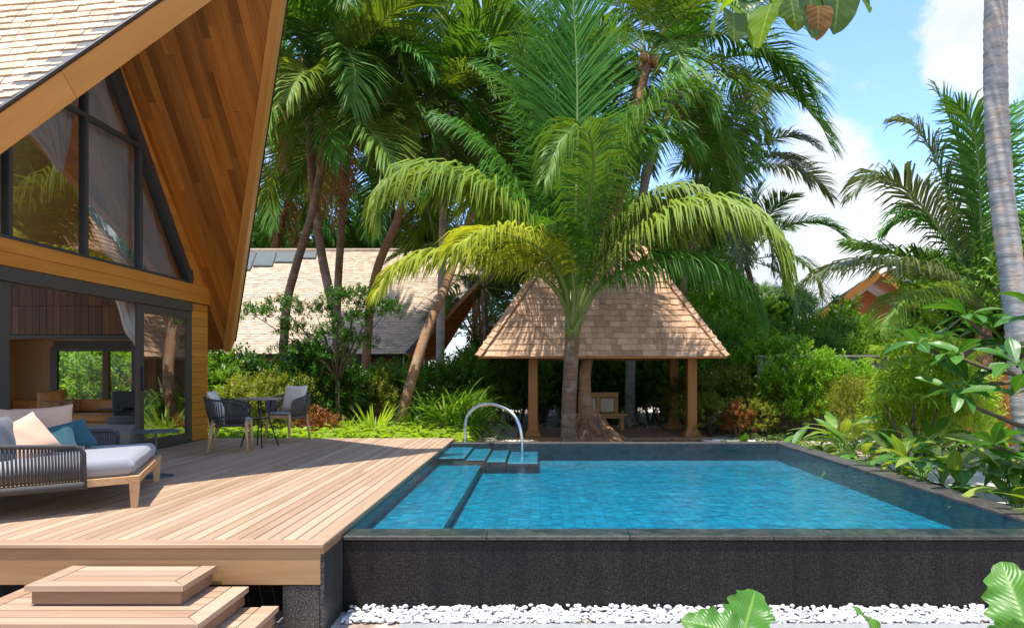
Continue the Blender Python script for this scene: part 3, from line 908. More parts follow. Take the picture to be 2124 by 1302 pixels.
MB().cbox(-8.80, -7.0, NB - .05, NB + .02, 1.53, 1.60, c=.004).build('frame_bar', M['dark_frame'], nk)
MB().cbox(-7.97, -7.86, NB - .05, NB + .02, .66, 1.53, c=.004).build('mullion', M['inner_plank'], nk)
MB().cbox(-8.80, -7.0, NB - .04, NB + .02, .62, .66, c=.004).build('frame_bar', M['dark_frame'], nk)
mesh_obj('pane', [(-8.85, NB, .62), (-7.0, NB, .62), (-7.0, NB, 1.6), (-8.85, NB, 1.6)], [(0, 1, 2, 3)], M['glass_door'], nk)
# curtains
def curtain(name, poly_l, poly_r, mat, x, label, cat='curtain', group=None, amp=.03, waves=9):
    """folded cloth between a left and a right edge, each a list of (y, z) from top to bottom"""
    n1, n2 = 46, 26; V = []; Fc = []
    L = bezier([Vector((x, a, b_)) for a, b_ in poly_l], n2); Rr = bezier([Vector((x, a, b_)) for a, b_ in poly_r], n2)
    for j in range(n2):
        for i in range(n1):
            u = i / (n1 - 1); p = L[j].lerp(Rr[j], u)
            p = p + Vector((amp * math.sin(u * waves * 6.283 + .4 * math.sin(j * .3)) + .01 * math.sin(u * 31 + j * .2), 0, 0))
            V.append(tuple(p))
    for j in range(n2 - 1):
        for i in range(n1 - 1):
            a = j * n1 + i; Fc.append((a, a + 1, a + n1 + 1, a + n1))
    o = mesh_obj(name, V, Fc, mat, None, True)
    tag(o, label, cat, group)
    return o
cx = FX - .19
def fy(px): return -FX * 1500 / (1120 - px)
def fz(px, py): return EYE + (766 - py) * fy(px) / 1500
def yz(*pts): return [(fy(a) * 1.02, fz(a, b_) * 1.0 + .01) for a, b_ in pts]
curtain('curtain', yz((62, 262), (90, 290), (115, 320), (134, 352)), yz((178, 165), (168, 220), (150, 300), (136, 352)), M['curtain'], cx,
        'grey sheer curtain gathered to a point behind the tall gable window')
curtain('curtain', yz((186, 140), (184, 260), (190, 400), (230, 520), (290, 560)), yz((238, 130), (262, 200), (290, 300), (292, 440), (292, 560)), M['curtain'], cx,
        'wide grey sheer curtain swept to the side behind the gable window', amp=.025, waves=11)
curtain('curtain', yz((296, 300), (296, 400), (296, 500), (296, 575)), yz((300, 300), (330, 400), (362, 500), (384, 578)), M['curtain'], cx,
        'grey sheer curtain filling the corner pane of the gable window', amp=.02, waves=7)
def yz2(*pts): return [(-(FX - .3) * 1500 / (1120 - a), EYE + (766 - b_) * (-(FX - .3) / (1120 - a))) for a, b_ in pts]
curtain('curtain', yz2((236, 618), (246, 650), (262, 690), (286, 722)), yz2((300, 610), (300, 650), (300, 690), (300, 726)), M['curtain_white'], FX - .3,
        'white curtain tied back inside the open doorway beside the glass door', amp=.03, waves=4)
# ------------------------------------------------------------------ villa behind the garden
v2 = thing('villa', 'villa with long pale shingle roof standing behind the palm trunks', 'villa', loc=(0, 0, 0))
bN, bA, bF = (-4.57, 25.0, 1.60), (-1.48, 28.4, 5.67), (-4.57, 31.8, 1.60)
n2_, f2_, sn2, nn2, sf2, nf2 = prow_roof(v2, bN, bA, bF, -22.0, .20, (.26, .09))
base2 = Vector(bN) + nn2 * .205
def shingle_rows(base, ud, vd, nn, rows, exp, left, right, wlo, whi, mb, t0=.028, ln=1.6):
    for r_ in range(rows):
        v = r_ * exp; u = left(v); e = right(v)
        while u < e - .01:
            w_ = min(rng.uniform(wlo, whi), e - u)
            mb.add(shingle_verts(u, u + w_ - .004, v + rng.uniform(-.005, .005), ud, vd, nn, base, exp * ln, rng.uniform(t0 * .8, t0 * 1.25), .006), SF)
            u += w_
L2 = (Vector((0, bA[1] - bN[1], bA[2] - bN[2]))).length
mb = MB()
shingle_rows(base2, Vector((1, 0, 0)), sn2, nn2, int(L2 / .115) + 1, .115, lambda v: -14.0, lambda v: .05 + 3.09 * min(1, v / L2), .12, .24, mb)
tag(mb.build('shingle_field', M['shingle_pale'], n2_), kind='stuff')
MB().cbox(-22, -1.5, 28.2, 28.62, 5.78, 5.92, c=.03).build('ridge_cap', M['shingle_pale'], v2)
M['red_wall'] = wood('red_brown_wall', (.20, .055, .02), (.32, .10, .035), axis=0, scale=6, rough=.5, vary=.1)
MB().box(-22, -5.0, 25.9, 31.0, GZ - .05, 2.45).build('wall', M['red_wall'], v2)
for xx in (-13.2, -10.6, -8.0, -6.2):
    wf = MB().cbox(xx - .55, xx + .55, 25.82, 25.9, .3, 1.5, c=.01).build('window', M['dark_frame'], v2)
    mesh_obj('pane', [(xx - .47, 25.81, .38), (xx + .47, 25.81, .38), (xx + .47, 25.81, 1.42), (xx - .47, 25.81, 1.42)], [(0, 1, 2, 3)], M['glass'], wf)
g2 = MB().prism([(-5.0, 25.9, GZ), (-5.0, 30.9, GZ), (-5.0, 30.9, 2.4), (-5.0, 28.4, 5.2), (-5.0, 25.9, 2.4)], (-.1, 0, 0)).build('gable_wall', M['dark_frame'], v2)
MB().cbox(-4.99, -4.90, 25.9, 30.9, 1.85, 2.15, c=.01).build('beam_board', M['teak_house'], g2)
for yy in (26.0, 28.4, 30.6):
    MB().cbox(-4.99, -4.92, yy, yy + .2, GZ, 1.85, c=.01).build('gable_post', M['teak_house'], g2)
# solar panels lying on that roof
M['solar'] = plain('solar_glass', (.05, .075, .085), (.035, .055, .065), rough=.5, bump=0, scale=3, spec=.2)
M['alu'] = plain('dark_anodised', (.10, .11, .12), rough=.6, metal=0, bump=0, spec=.2)
for i in range(5):
    sp = thing('solar_panel', 'dark solar panel on the pale shingle roof beside its neighbours', 'solar panel', 'solar panels on the villa roof')
    ph_ = (.36, .58, .80, 1.02, 1.2)[i]
    o_ = base2 + Vector((1, 0, 0)) * (-4.1 - i * .78) + sn2 * (L2 - .10 - ph_) + nn2 * .05
    def pt(u, v, h): return o_ + Vector((1, 0, 0)) * u + sn2 * v + nn2 * h
    MB().prism([pt(-.75, 0, 0), pt(0, .0, 0), pt(0, ph_, 0), pt(-.75, ph_, 0)], nn2 * .03).build('frame', M['alu'], sp)
    MB().prism([pt(-.72, .03, .031), pt(-.03, .03, .031), pt(-.03, ph_ - .03, .031), pt(-.72, ph_ - .03, .031)], nn2 * .004).build('cell_sheet', M['solar'], sp)

# ------------------------------------------------------------------ villa among the trees on the right
v3 = thing('villa', 'villa with orange timber soffit half hidden by the leafy trees', 'villa', loc=(16.0, 35.0, GZ - .85), rz=R(-104))
rN3, rA3, rF3 = (0.0, -4.2, 3.6), (2.6, 0, 6.9), (0.0, 4.2, 3.6)
prow_roof(v3, rN3, rA3, rF3, -9.0, .25, (.34, .12))
MB().box(-8, -.8, -3.6, 3.6, 0, 3.9).build('wall', M['soffit'], v3)
gw = MB().prism([(-.8, -3.6, 3.9), (-.8, 3.6, 3.9), (-.8, 0, 6.6)], (-.1, 0, 0)).build('gable_wall', M['soffit'], v3)

# ------------------------------------------------------------------ garden pavilion
pav = thing('garden_pavilion', 'open timber pavilion with steep hipped shingle roof beyond the pool', 'pavilion', loc=(0, 0, 0))
EX0, EX1, EY0, EY1, EZ, AZ = -1.52, 4.64, 18.0, 22.4, 1.55, 6.30
AX, AY = (EX0 + EX1) / 2, (EY0 + EY1) / 2
C_ = [Vector((EX0, EY0, EZ)), Vector((EX1, EY0, EZ)), Vector((EX1, EY1, EZ)), Vector((EX0, EY1, EZ))]
AP = Vector((AX, AY, AZ))
roof = MB().add([C_[0], C_[1], C_[2], C_[3], AP], [(0, 1, 4), (1, 2, 4), (2, 3, 4), (3, 0, 4)]).build('roof', M['soffit'], pav)
cnt = 0; rest = MB()
for k in range(4):
    a, b_ = C_[k], C_[(k + 1) % 4]
    ud = (b_ - a).normalized(); W = (b_ - a).length; mid = (a + b_) / 2
    vd = (AP - mid); L = vd.length; vd = vd.normalized(); nn_ = ud.cross(vd).normalized()
    ex = .165; r_ = 0
    while r_ * ex < L - .1:
        v = r_ * ex; u = W / 2 * (v / L); e = W - u; first = True
        while u < e - .01:
            w_ = rng.uniform(.13, .27)
            if first and r_ % 2: w_ *= .5
            first = False
            w_ = min(w_, e - u)
            V = shingle_verts(u, u + w_ - .005, v - .04 + rng.uniform(-.014, .014), ud, vd, nn_, a + nn_ * .012, ex * 1.5, rng.uniform(.026, .04), .008)
            if k == 0 and cnt < 290: mesh_obj('roof_tile', V, SF, M['shingle_red'], roof); cnt += 1
            else: rest.add(V, SF)
            u += w_
        r_ += 1
tag(rest.build('tile_field', M['shingle_red'], roof), kind='stuff')
for k in range(4):
    a = C_[k]; d = (AP - a); L = d.length; d = d.normalized()
    n_a = (C_[(k + 1) % 4] - a).normalized().cross(d); n_b = d.cross((C_[k - 1] - a).normalized())
    up = (n_a.normalized() + n_b.normalized()).normalized(); sd = d.cross(up).normalized()
    s = -.04
    if k in (2, 3): continue
    while s < L - .2:
        p = a + d * s; q = p + d * .27
        mb = MB()
        for sg in (-1, 1):
            e = sd * sg * .12 - up * .05
            mb.prism([p + up * .06, p + up * .06 + e, p + up * .085 + e, p + up * .085], (q - p) + up * -.03)
        mb.build('hip_tile', M['shingle_red'], roof); s += .20
for k in range(4):
    a, b_ = C_[k], C_[(k + 1) % 4]
    MB().bar(a - Vector((0, 0, .03)), b_ - Vector((0, 0, .03)), .05, .09).build('eaves_board', M['post_teak'], pav)
# ceiling
MB().add([C_[0] + Vector((.02, .02, .02)), C_[1] + Vector((-.02, .02, .02)), C_[2] + Vector((-.02, -.02, .02)), C_[3] + Vector((.02, -.02, .02)), AP - Vector((0, 0, .4))],
         [(1, 0, 4), (2, 1, 4), (3, 2, 4), (0, 3, 4)]).build('ceiling', M['soffit'], pav)
PF = -.55
PXs, PYs = (-.18, 3.97), (18.95, 21.5)
for yy in np.arange(18.55, 21.85, .16):
    MB().cbox(-.62, 4.42, yy, yy + .153, PF - .08, PF - rng.uniform(0, .003), c=.006).build('floor_board', M['slab_wood'], pav)
for x in PXs:
    for y in PYs:
        po = MB()
        r0 = .125
        prof = [(.21, PF + .002), (.21, PF + .06), (.15, PF + .16), (r0, PF + .24), (r0 * .97, EZ + .30)]
        k0 = len(po.v)
        for h, z in prof:
            cch = h * .10
            for sx, sy in ((-1, -1), (1, -1), (1, 1), (-1, 1)):
                if sx * sy > 0: po.v += [(x + sx * h, y + sy * (h - cch), z), (x + sx * (h - cch), y + sy * h, z)]
                else: po.v += [(x + sx * (h - cch), y + sy * h, z), (x + sx * h, y + sy * (h - cch), z)]
        nr = 8
        for i in range(len(prof) - 1):
            for j in range(nr):
                po.f.append((k0 + i * nr + j, k0 + i * nr + (j + 1) % nr, k0 + (i + 1) * nr + (j + 1) % nr, k0 + (i + 1) * nr + j))
        po.f.append(tuple(k0 + (len(prof) - 1) * nr + j for j in range(nr)))
        po.build('post', M['post_teak'], pav)
for y in PYs: MB().cbox(PXs[0] - .3, PXs[1] + .3, y - .07, y + .07, EZ + .02, EZ + .22, c=.008).build('beam', M['post_teak'], pav)
for x in PXs: MB().cbox(x - .07, x + .07, PYs[0] + .072, PYs[1] - .072, EZ + .03, EZ + .21, c=.008).build('beam', M['post_teak'], pav)
# bench inside the pavilion
bn = thing('bench', 'teak bench with framed back and two grey back pads inside the pavilion', 'bench', loc=(1.75, 21.1, PF))
T = M['furn_teak']
T2 = wood('bench_teak', (.46, .21, .05), (.60, .31, .09), axis=0, scale=9, rough=.45, vary=.05)
MB().cbox(-.75, .78, -.35, .30, .42, .475, c=.01).build('seat', T2, bn)
MB().cbox(-.70, .70, -.30, .27, .34, .418, c=.01).build('seat_rail', T2, bn)
for sx in (-.62, .62):
    for sy in (-.24, .2): MB().cbox(sx - .05, sx + .05, sy - .05, sy + .05, 0, .338, c=.008).build('leg', T2, bn)
MB().cbox(-.62, .56, .20, .28, .93, 1.08, c=.01).build('back_rail', T2, bn)
for sx in (-.57, -.03, .50): MB().cbox(sx - .055, sx + .055, .20, .28, .477, .928, c=.008).build('back_post', T2, bn)
for sx in (-.30, .235):
    MB().cbox(sx - .20, sx + .20, .17, .25, .49, .91, c=.03).build('back_pad', M['cush_cream'], bn)

# ------------------------------------------------------------------ fence and wooden gate box on the right
fen = thing('garden_fence', 'grey upright board fence behind the shrubs on the sand path', 'fence', loc=(0, 0, 0))
xx = 6.2
while xx < 13.5:
    yv = 20.6 - (xx - 6.2) * .12
    MB().cbox(xx, xx + .165, yv, yv + .03, GZ, 1.55 + rng.uniform(-.01, .01), c=.004).build('fence_board', M['fence'], fen)
    xx += .172
for px_ in (6.2, 8.6, 11.0, 13.3):
    yv = 20.6 - (px_ - 6.2) * .12
    MB().cbox(px_, px_ + .12, yv + .04, yv + .16, GZ, 1.6, c=.006).build('fence_post', M['fence'], fen)
MB().bar((6.2, 20.60, 1.58), (13.5, 19.72, 1.58), .12, .05).build('fence_cap', M['fence'], fen)
gt = thing('wooden_gate', 'orange timber plank gate screen with round pull under the plumeria branches', 'gate', loc=(10.1, 17.2, GZ), rz=R(-12))
for i in range(3): MB().cbox(.003, .03, .0 + i * .17, .166 + i * .17, 0, 1.75, c=.004).build('plank', M['post_teak'], gt)
for i in range(9): MB().cbox(.04 + i * .16, .196 + i * .16, -.03, 0, 0, 1.85, c=.004).build('plank', M['teak_house'], gt)
MB().cbox(1.49, 1.63, -.06, .08, 0, 2.0, c=.006).build('gate_post', M['post_teak'], gt)
MB().tube([(.55, -.035, .95), (.55, -.075, .95)], .035, 12).build('gate_pull', M['black_metal'], gt)
# ------------------------------------------------------------------ dining chairs and table on the deck
def u_path(t, hw, back, front):
    """plan of a rounded U: t 0..1 from one arm end round the back to the other"""
    a = (t - .5) * 2                        # -1..1
    s = abs(a)
    if s < .55:
        th = s / .55 * math.pi / 2
        x = -back * math.cos(th) ** .7 if math.cos(th) > 0 else 0
        y = hw * math.sin(th) ** .75
    else:
        x = (s - .55) / .45 * front; y = hw * (1 - .06 * ((s - .55) / .45))
    return x, math.copysign(y, a) if a else 0.0
def chair(label, loc, rz, wmat):
    c = thing('woven_armchair', label, 'armchair', None, loc, rz)
    T = M['furn_teak']
    MB().cbox(-.22, .25, -.235, .235, .455, .50, c=.02).build('seat_pad', M['cush_ottoman'], c)
    for y in (-.215, .215): MB().cbox(-.2, .24, y - .018, y + .018, .395, .454, c=.006).build('seat_rail', T, c)
    for x in (-.2, .235): MB().cbox(x - .018, x + .018, -.196, .196, .395, .454, c=.006).build('seat_rail', T, c)
    for sx, sy, tx, ty in ((.235, .22, .265, .245), (.235, -.22, .265, -.245), (-.2, .19, -.27, .22), (-.2, -.19, -.27, -.22)):
        MB().tube([(sx, sy, .47), ((sx + tx) / 2, (sy + ty) / 2, .24), (tx, ty, 0)], [.026, .022, .014], 10).build('leg', T, c, True)
    n = 62; rim = []; low = []
    for i in range(n + 1):
        t = i / n; x, y = u_path(t, .29, .30, .24); s = abs(t - .5) * 2
        zr = .80 - .13 * max(0, s - .15) ** 1.1
        if s > .93: zr -= (s - .93) / .07 * .05
        rim.append(Vector((x - .05 * (1 - s), y, zr)))
        x2, y2 = u_path(t, .245, .225, .23); low.append(Vector((x2 - .02, y2, .39)))
    sh = MB()
    for i in range(n + 1):
        mid = (rim[i] + low[i]) / 2 + Vector((rim[i].x - low[i].x, rim[i].y - low[i].y, 0)) * .12
        sh.tube([low[i], mid, rim[i]], .0085, 5)
    sh.build('woven_shell', wmat, c, True)
    MB().tube(rim, .014, 8).build('rim', wmat, c, True)
    hoop = MB(); hoop.tube([p + Vector((0, 0, .02)) for p in low], .022, 8); hoop.build('lower_band', wmat, c, True)
    return c
ch1 = chair('dark woven armchair on teak legs beside the villa corner post', (-4.47, 10.45, 0), R(14), M['weave'])
ch2 = chair('brown woven armchair on teak legs facing the sunlit deck', (-4.17, 12.0, 0), R(-112), M['weave_brown'])
pc = pillow('cushion', .42, .42, .13, M['cush_cream']); tag(pc, 'cream cushion resting in the dark woven armchair', 'cushion')
place(pc, ch1.matrix_basis @ Vector((-.20, .02, .70)), (math.cos(R(14)) * .9, math.sin(R(14)) * .9, .38))
pc = pillow('cushion', .46, .46, .13, M['cush_cream']); tag(pc, 'cream cushion standing in the brown woven armchair', 'cushion')
a = R(-112); place(pc, ch2.matrix_basis @ Vector((-.14, 0, .72)), (math.cos(a) * .93, math.sin(a) * .93, .30))
tb = thing('bistro_table', 'round bistro table on splayed black steel legs between two woven armchairs', 'table', None, (-4.36, 11.25, 0))
MB().lathe([(.30, .728), (.338, .735), (.34, .752), (.335, .756)], 36).build('table_top', M['table_top'], tb)
for k in range(4):
    th = R(-62 + 90 * k); c_, s_ = math.cos(th), math.sin(th)
    MB().tube([(.17 * c_, .17 * s_, .728), (.13 * c_, .13 * s_, .44), (.28 * c_, .28 * s_, 0)], [.011, .011, .010], 8).build('leg', M['black_metal'], tb, True)
MB().lathe([(.145, .432), (.15, .44), (.145, .448)], 24).build('brace_ring', M['black_metal'], tb)

# ------------------------------------------------------------------ daybed
A0 = Vector((-3.50, 6.30, 0)); e1 = Vector((-.76, -.65, 0)).normalized(); e2 = Vector((-.37, .93, 0)).normalized()
DL, DW = 1.85, 1.60
db = thing('daybed', 'teak daybed with charcoal rope surround and pale grey mattress on the deck', 'daybed', None, (A0.x, A0.y, 0))
def D(u, v, z): return e1 * u + e2 * v + Vector((0, 0, z))
def rail_(u0, v0, u1, v1, z0, z1, w):
    a, b_ = D(u0, v0, (z0 + z1) / 2), D(u1, v1, (z0 + z1) / 2)
    MB().bar(a, b_, w, z1 - z0).build('frame_rail', M['furn_teak'], db)
rail_(.03, .02, DL, .02, .215, .275, .045); rail_(.03, DW - .02, DL, DW - .02, .215, .275, .045)
rail_(0.02, .05, 0.02, DW - .05, .215, .275, .05); rail_(DL - .02, .05, DL - .02, DW - .05, .215, .275, .05)
for i in range(9):
    u = .2 + i * .19
    MB().bar(D(u, .05, .262), D(u, DW - .05, .262), .06, .018).build('slat', M['furn_teak'], db)
for u, v in ((.03, .02), (.03, DW - .02), (DL - .06, .02), (DL - .06, DW - .02)):
    p = D(u, v, .277); q = D(u + (.0 if u < 1 else .02), v, 0)
    mb = MB()
    w0, w1 = .042, .026
    mb.add([p + e1 * sx * w0 + e2 * sy * w0 for sx, sy in ((-1, -1), (1, -1), (1, 1), (-1, 1))] + [q + e1 * sx * w1 + e2 * sy * w1 for sx, sy in ((-1, -1), (1, -1), (1, 1), (-1, 1))],
           [(0, 1, 2, 3), (7, 6, 5, 4), (0, 4, 5, 1), (1, 5, 6, 2), (2, 6, 7, 3), (3, 7, 4, 0)])
    mb.build('leg', M['furn_teak'], db)
# mattress: soft-edged slab
mb = MB(); nu, nv = 30, 30
def mat_pt(i, j, side):
    u, v = i / nu, j / nv
    eu = min(u, 1 - u) * DL; ev = min(v, 1 - v) * DW; r = .06
    ru = max(0, 1 - eu / r); rv = max(0, 1 - ev / r); k = min(1, math.hypot(ru, rv))
    h = math.sqrt(max(0, 1 - k * k))
    z = .355 + side * (.082 * (.25 + .75 * h) if k < 1 else .082 * .25) * 1.0
    if side > 0: z += .012 * math.sin(u * 3.1) * math.sin(v * 3.1) + .004 * math.sin(u * 17 + v * 9)
    return D(.03 + u * (DL - .08), .04 + v * (DW - .08), z)
us = [0, .012, .03, .06] + [.1 + .8 * t / 14 for t in range(15)] + [.94, .97, .988, 1]
kk = len(us)
def mp(u, v, side):
    eu = min(u, 1 - u) * DL; ev = min(v, 1 - v) * DW; r = .07
    ru = max(0, 1 - eu / r); rv = max(0, 1 - ev / r); k = min(1, math.hypot(ru, rv))
    h = math.sqrt(max(0, 1 - k * k))
    z = .350 + side * .078 * (.35 + .65 * h)
    ins = .02 * (1 - h)
    if side > 0: z += .014 * math.sin(u * 3.1) * math.sin(v * 3.1) + .003 * math.sin(u * 17 + v * 9)
    return D(.035 + u * (DL - .09), .045 + v * (DW - .09), z)
for side in (1, -1):
    for u in us:
        for v in us: mb.v.append(tuple(mp(u, v, side)))
o_ = kk * kk
for i in range(kk - 1):
    for j in range(kk - 1):
        a = i * kk + j
        mb.f.append((a, a + 1, a + kk + 1, a + kk)); mb.f.append((o_ + a, o_ + a + kk, o_ + a + kk + 1, o_ + a + 1))
edge = [i * kk for i in range(kk)] + [(kk - 1) * kk + j for j in range(1, kk)] + [i * kk + kk - 1 for i in range(kk - 2, -1, -1)] + [j for j in range(kk - 2, 0, -1)]
for i in range(len(edge)):
    a, b_ = edge[i], edge[(i + 1) % len(edge)]
    mb.f.append((a, b_, o_ + b_, o_ + a))
o = mb.build('mattress', M['cush_grey'], db, True)
import bmesh
bm = bmesh.new(); bm.from_mesh(o.data); bmesh.ops.recalc_face_normals(bm, faces=bm.faces); bm.to_mesh(o.data); bm.free()
# rope surround
us_ = .40
path = [(us_, -.03), (.8, -.03), (1.3, -.03), (DL - .12, -.03), (DL + .02, .10), (DL + .03, DW / 2), (DL + .02, DW - .1), (DL - .12, DW + .03), (1.3, DW + .03), (.8, DW + .03), (us_, DW + .03)]
NP = 178
pp = bezier([D(a_, b_, 0) for a_, b_ in path], NP)
rim = []; low = []
for i, p in enumerate(pp):
    u = p.dot(e1) ; t = i / (NP - 1); s = 1 - abs(t - .5) * 2
    zr = .565 + .05 * sstep(0, .5, s)
    rim.append(p + Vector((0, 0, zr))); low.append(p * .985 + Vector((0, 0, .205)))
sm = MB()
for i in range(NP):
    sm.tube([low[i], (low[i] + rim[i]) / 2, rim[i]], .0095, 5)
sm.build('rope_weave', M['weave'], db, True)
f0 = [low[0], low[0] * .4 + rim[0] * .6, rim[0] - Vector((0, 0, .04))]
MB().tube([low[0], rim[0] - Vector((0, 0, .06)), rim[0] - Vector((0, 0, .02)) + (pp[2] - pp[0]) * .6] + rim[3:-3] + [rim[-1] - Vector((0, 0, .02)) + (pp[-3] - pp[-1]) * .6, rim[-1] - Vector((0, 0, .06)), low[-1]], .019, 8).build('rim', M['weave'], db, True)
MB().tube([p + Vector((0, 0, .035)) for p in low], .034, 8).build('lower_band', M['weave'], db, True)
# cushions on it
def dcush(label, px, py, y, w_, h_, t_, mat, nrm, up=(0, 0, 1), spin=0.0):
    o = pillow('cushion', w_, h_, t_, mat); tag(o, label, 'cushion', None); place(o, P(px, py, y), nrm, up, spin); return o
dcush('peach cushion leaning towards the camera end of the daybed rope side', 54, 912, 6.35, .44, .42, .16, M['cush_peach'], (.72, -.45, .52), spin=R(24))
dcush('peach cushion at the head of the daybed behind the leaning one', 18, 890, 6.75, .50, .46, .15, M['cush_peach'], (.8, -.1, .5), spin=R(-8))
dcush('peach cushion upright beside the teal cushions', 92, 882, 7.25, .52, .40, .15, M['cush_peach'], (.55, -.78, .32), spin=R(4))
dcush('teal cushion tilted on its corner at the end of the row on the daybed', 142, 907, 6.95, .42, .34, .13, M['cush_teal'], (.50, -.62, .62), spin=R(18))
dcush('teal cushion tucked under the tilted teal one', 104, 916, 6.7, .42, .30, .12, M['cush_teal'], (.40, -.75, .55), spin=R(12))
dcush('slate grey bolster cushion pressed against the daybed rope back', 2, 915, 6.15, .40, .44, .16, M['cush_dark'], (.9, .1, .3))

# ------------------------------------------------------------------ side table behind the daybed
sd_ = thing('side_table', 'small round teal metal side table behind the daybed', 'side table', None, (-4.30, 8.10, 0))
M['teal_metal'] = plain('teal_lacquer', (.05, .085, .09), (.04, .07, .075), rough=.4, bump=0)
MB().lathe([(.17, 0), (.18, .004), (.178, .014), (.02, .018)], 28).build('base', M['teal_metal'], sd_)
MB().tube([(.0, 0, .018), (0, 0, .50)], .012, 10).build('stem', M['teal_metal'], sd_)
MB().lathe([(.24, .500), (.25, .505), (.25, .516), (.245, .516), (.243, .508)], 32).build('top', M['teal_metal'], sd_)

# ------------------------------------------------------------------ inside the villa
sofa = thing('window_sofa', 'tan leather built-in sofa under the interior window', 'sofa', None, (-8.3, 12.85, 0))
MB().cbox(-1.28, 1.26, -.42, .36, 0, .28, c=.01).build('base', M['nook_wood'], sofa)
for i in range(2):
    MB().cbox(-1.27 + i * 1.27, -.01 + i * 1.26, -.44, .22, .285, .43, c=.03).build('seat_cushion', M['leather'], sofa)
for i in range(4):
    MB().cbox(-1.26 + i * .63, -.64 + i * .63, .225, .345, .435, .66, c=.03).build('back_cushion', M['leather'], sofa)
# patterned cushion
m, n, l, b, out = new_mat('leopard_print')
vv = coord_vec(n, l, 'obj', (1, 1, 1)); vo = n.new('ShaderNodeTexVoronoi'); vo.inputs['Scale'].default_value = 38
l.new(vv, vo.inputs['Vector'])
l.new(ramp_node(n, l, vo.outputs['Distance'], [(.25, (.05, .025, .012)), (.42, (.42, .24, .10))]), b.inputs['Base Color']); b.inputs['Roughness'].default_value = .9
M['leopard'] = m
def icush(label, px, py, y, w_, h_, mat, nrm, spin=0):
    o = pillow('cushion', w_, h_, .13, mat); tag(o, label, 'cushion'); place(o, P(px, py, y), nrm, spin=spin)
icush('tan cushion standing at the back of the interior sofa', 105, 832, 12.95, .48, .42, M['leather'], (.25, -.95, .25), R(4))
icush('spotted brown cushion in front of the tan one on the interior sofa', 108, 848, 12.7, .36, .30, M['leopard'], (.2, -.95, .3), R(-3))
icush('spotted brown cushion against the leather back under the window', 140, 846, 12.8, .30, .30, M['leopard'], (-.05, -.95, .3), R(2))
ot = thing('ottoman', 'grey upholstered ottoman just inside the doorway', 'ottoman', None, (-6.45, 11.1, 0))
MB().cbox(-.52, .42, -.38, .42, .06, .33, c=.05).build('body', M['cush_ottoman'], ot)
MB().cbox(-.53, .43, -.39, .43, .20, .212, c=.003).build('piping', M['leather'], ot)
for sx in (-.44, .34):
    for sy in (-.3, .34): MB().tube([(sx, sy, .062), (sx, sy, 0)], .02, 8).build('leg', M['black_metal'], ot)
lc = thing('lounge_chair', 'dark lounge chair with curved back by the interior end wall', 'chair', None, (-6.75, 11.9, 0), R(-120))
mbk = MB(); nn1 = 18
for j in range(7):
    for i in range(nn1 + 1):
        th = R(-100 + 200 * i / nn1); r_ = .34 + .05 * j / 6
        mbk.v.append((-r_ * math.cos(th), r_ * math.sin(th), .30 + j * .09))
for j in range(6):
    for i in range(nn1):
        a = j * (nn1 + 1) + i; mbk.f.append((a, a + 1, a + nn1 + 2, a + nn1 + 1))
ob = mbk.build('shell', M['cush_dark'], lc, True)
md = ob.modifiers.new('thick', 'SOLIDIFY'); md.thickness = .04
MB().lathe([(.30, .30), (.34, .33), (.34, .40), (.30, .43)], 24).build('seat', M['cush_dark'], lc, True)
for k in range(4):
    th = R(45 + 90 * k); MB().tube([(.22 * math.cos(th), .22 * math.sin(th), .30), (.30 * math.cos(th), .30 * math.sin(th), 0)], .014, 8).build('leg', M['black_metal'], lc)
st_ = thing('shelf_table', 'small black ledge table beside the interior sofa', 'side table', None, (-7.08, 12.1, 0))
MB().cbox(-.22, .2, -.16, .16, .52, .55, c=.005).build('top', M['black_metal'], st_)
MB().cbox(-.02, .02, -.02, .02, .02, .52, c=.003).build('stem', M['black_metal'], st_)
MB().cbox(-.16, .16, -.12, .12, 0, .02, c=.003).build('base', M['black_metal'], st_)
# ------------------------------------------------------------------ plant materials
def palm_mat(name, c1, c2, old, old_amt, trans=.31, rough=.5):
    m, n, l, b, out = new_mat(name)
    ge = n.new('ShaderNodeNewGeometry'); oi = n.new('ShaderNodeObjectInfo')
    col = ramp_node(n, l, ge.outputs['Random Per Island'], [(0.0, c1), (1.0, c2)])
    f = n.new('ShaderNodeMath'); f.operation = 'POWER'; l.new(oi.outputs['Random'], f.inputs[0]); f.inputs[1].default_value = 1.6
    f2 = n.new('ShaderNodeMath'); f2.operation = 'MULTIPLY'; l.new(f.outputs[0], f2.inputs[0]); f2.inputs[1].default_value = old_amt
    col = mix_rgb(n, l, f2.outputs[0], col, old)
    l.new(col, b.inputs['Base Color']); b.inputs['Roughness'].default_value = rough
    b.inputs['Specular IOR Level'].default_value = .2
    t = n.new('ShaderNodeBsdfTranslucent'); l.new(mix_rgb(n, l, 1.0, col, (1.7, 1.5, .5), 'MULTIPLY'), t.inputs[0])
    mx = n.new('ShaderNodeMixShader'); mx.inputs[0].default_value = trans
    l.new(b.outputs[0], mx.inputs[1]); l.new(t.outputs[0], mx.inputs[2]); l.new(mx.outputs[0], out.inputs[0])
    return m
M['palm'] = palm_mat('palm_green', (.045, .130, .016), (.105, .235, .036), (.24, .27, .03), .5)
M['palm_deep'] = palm_mat('palm_deep_green', (.030, .130, .012), (.080, .225, .022), (.12, .22, .03), .5)
M['palm_yellow'] = palm_mat('palm_yellow_green', (.25, .31, .030), (.42, .46, .06), (.38, .44, .05), .5, .35)
M['palm_lime'] = palm_mat('palm_lime', (.11, .20, .022), (.22, .32, .045), (.34, .35, .05), .5, .33)
M['palm_grey'] = palm_mat('palm_silver_green', (.075, .115, .050), (.15, .19, .095), (.17, .19, .07), .5, .2, .33)
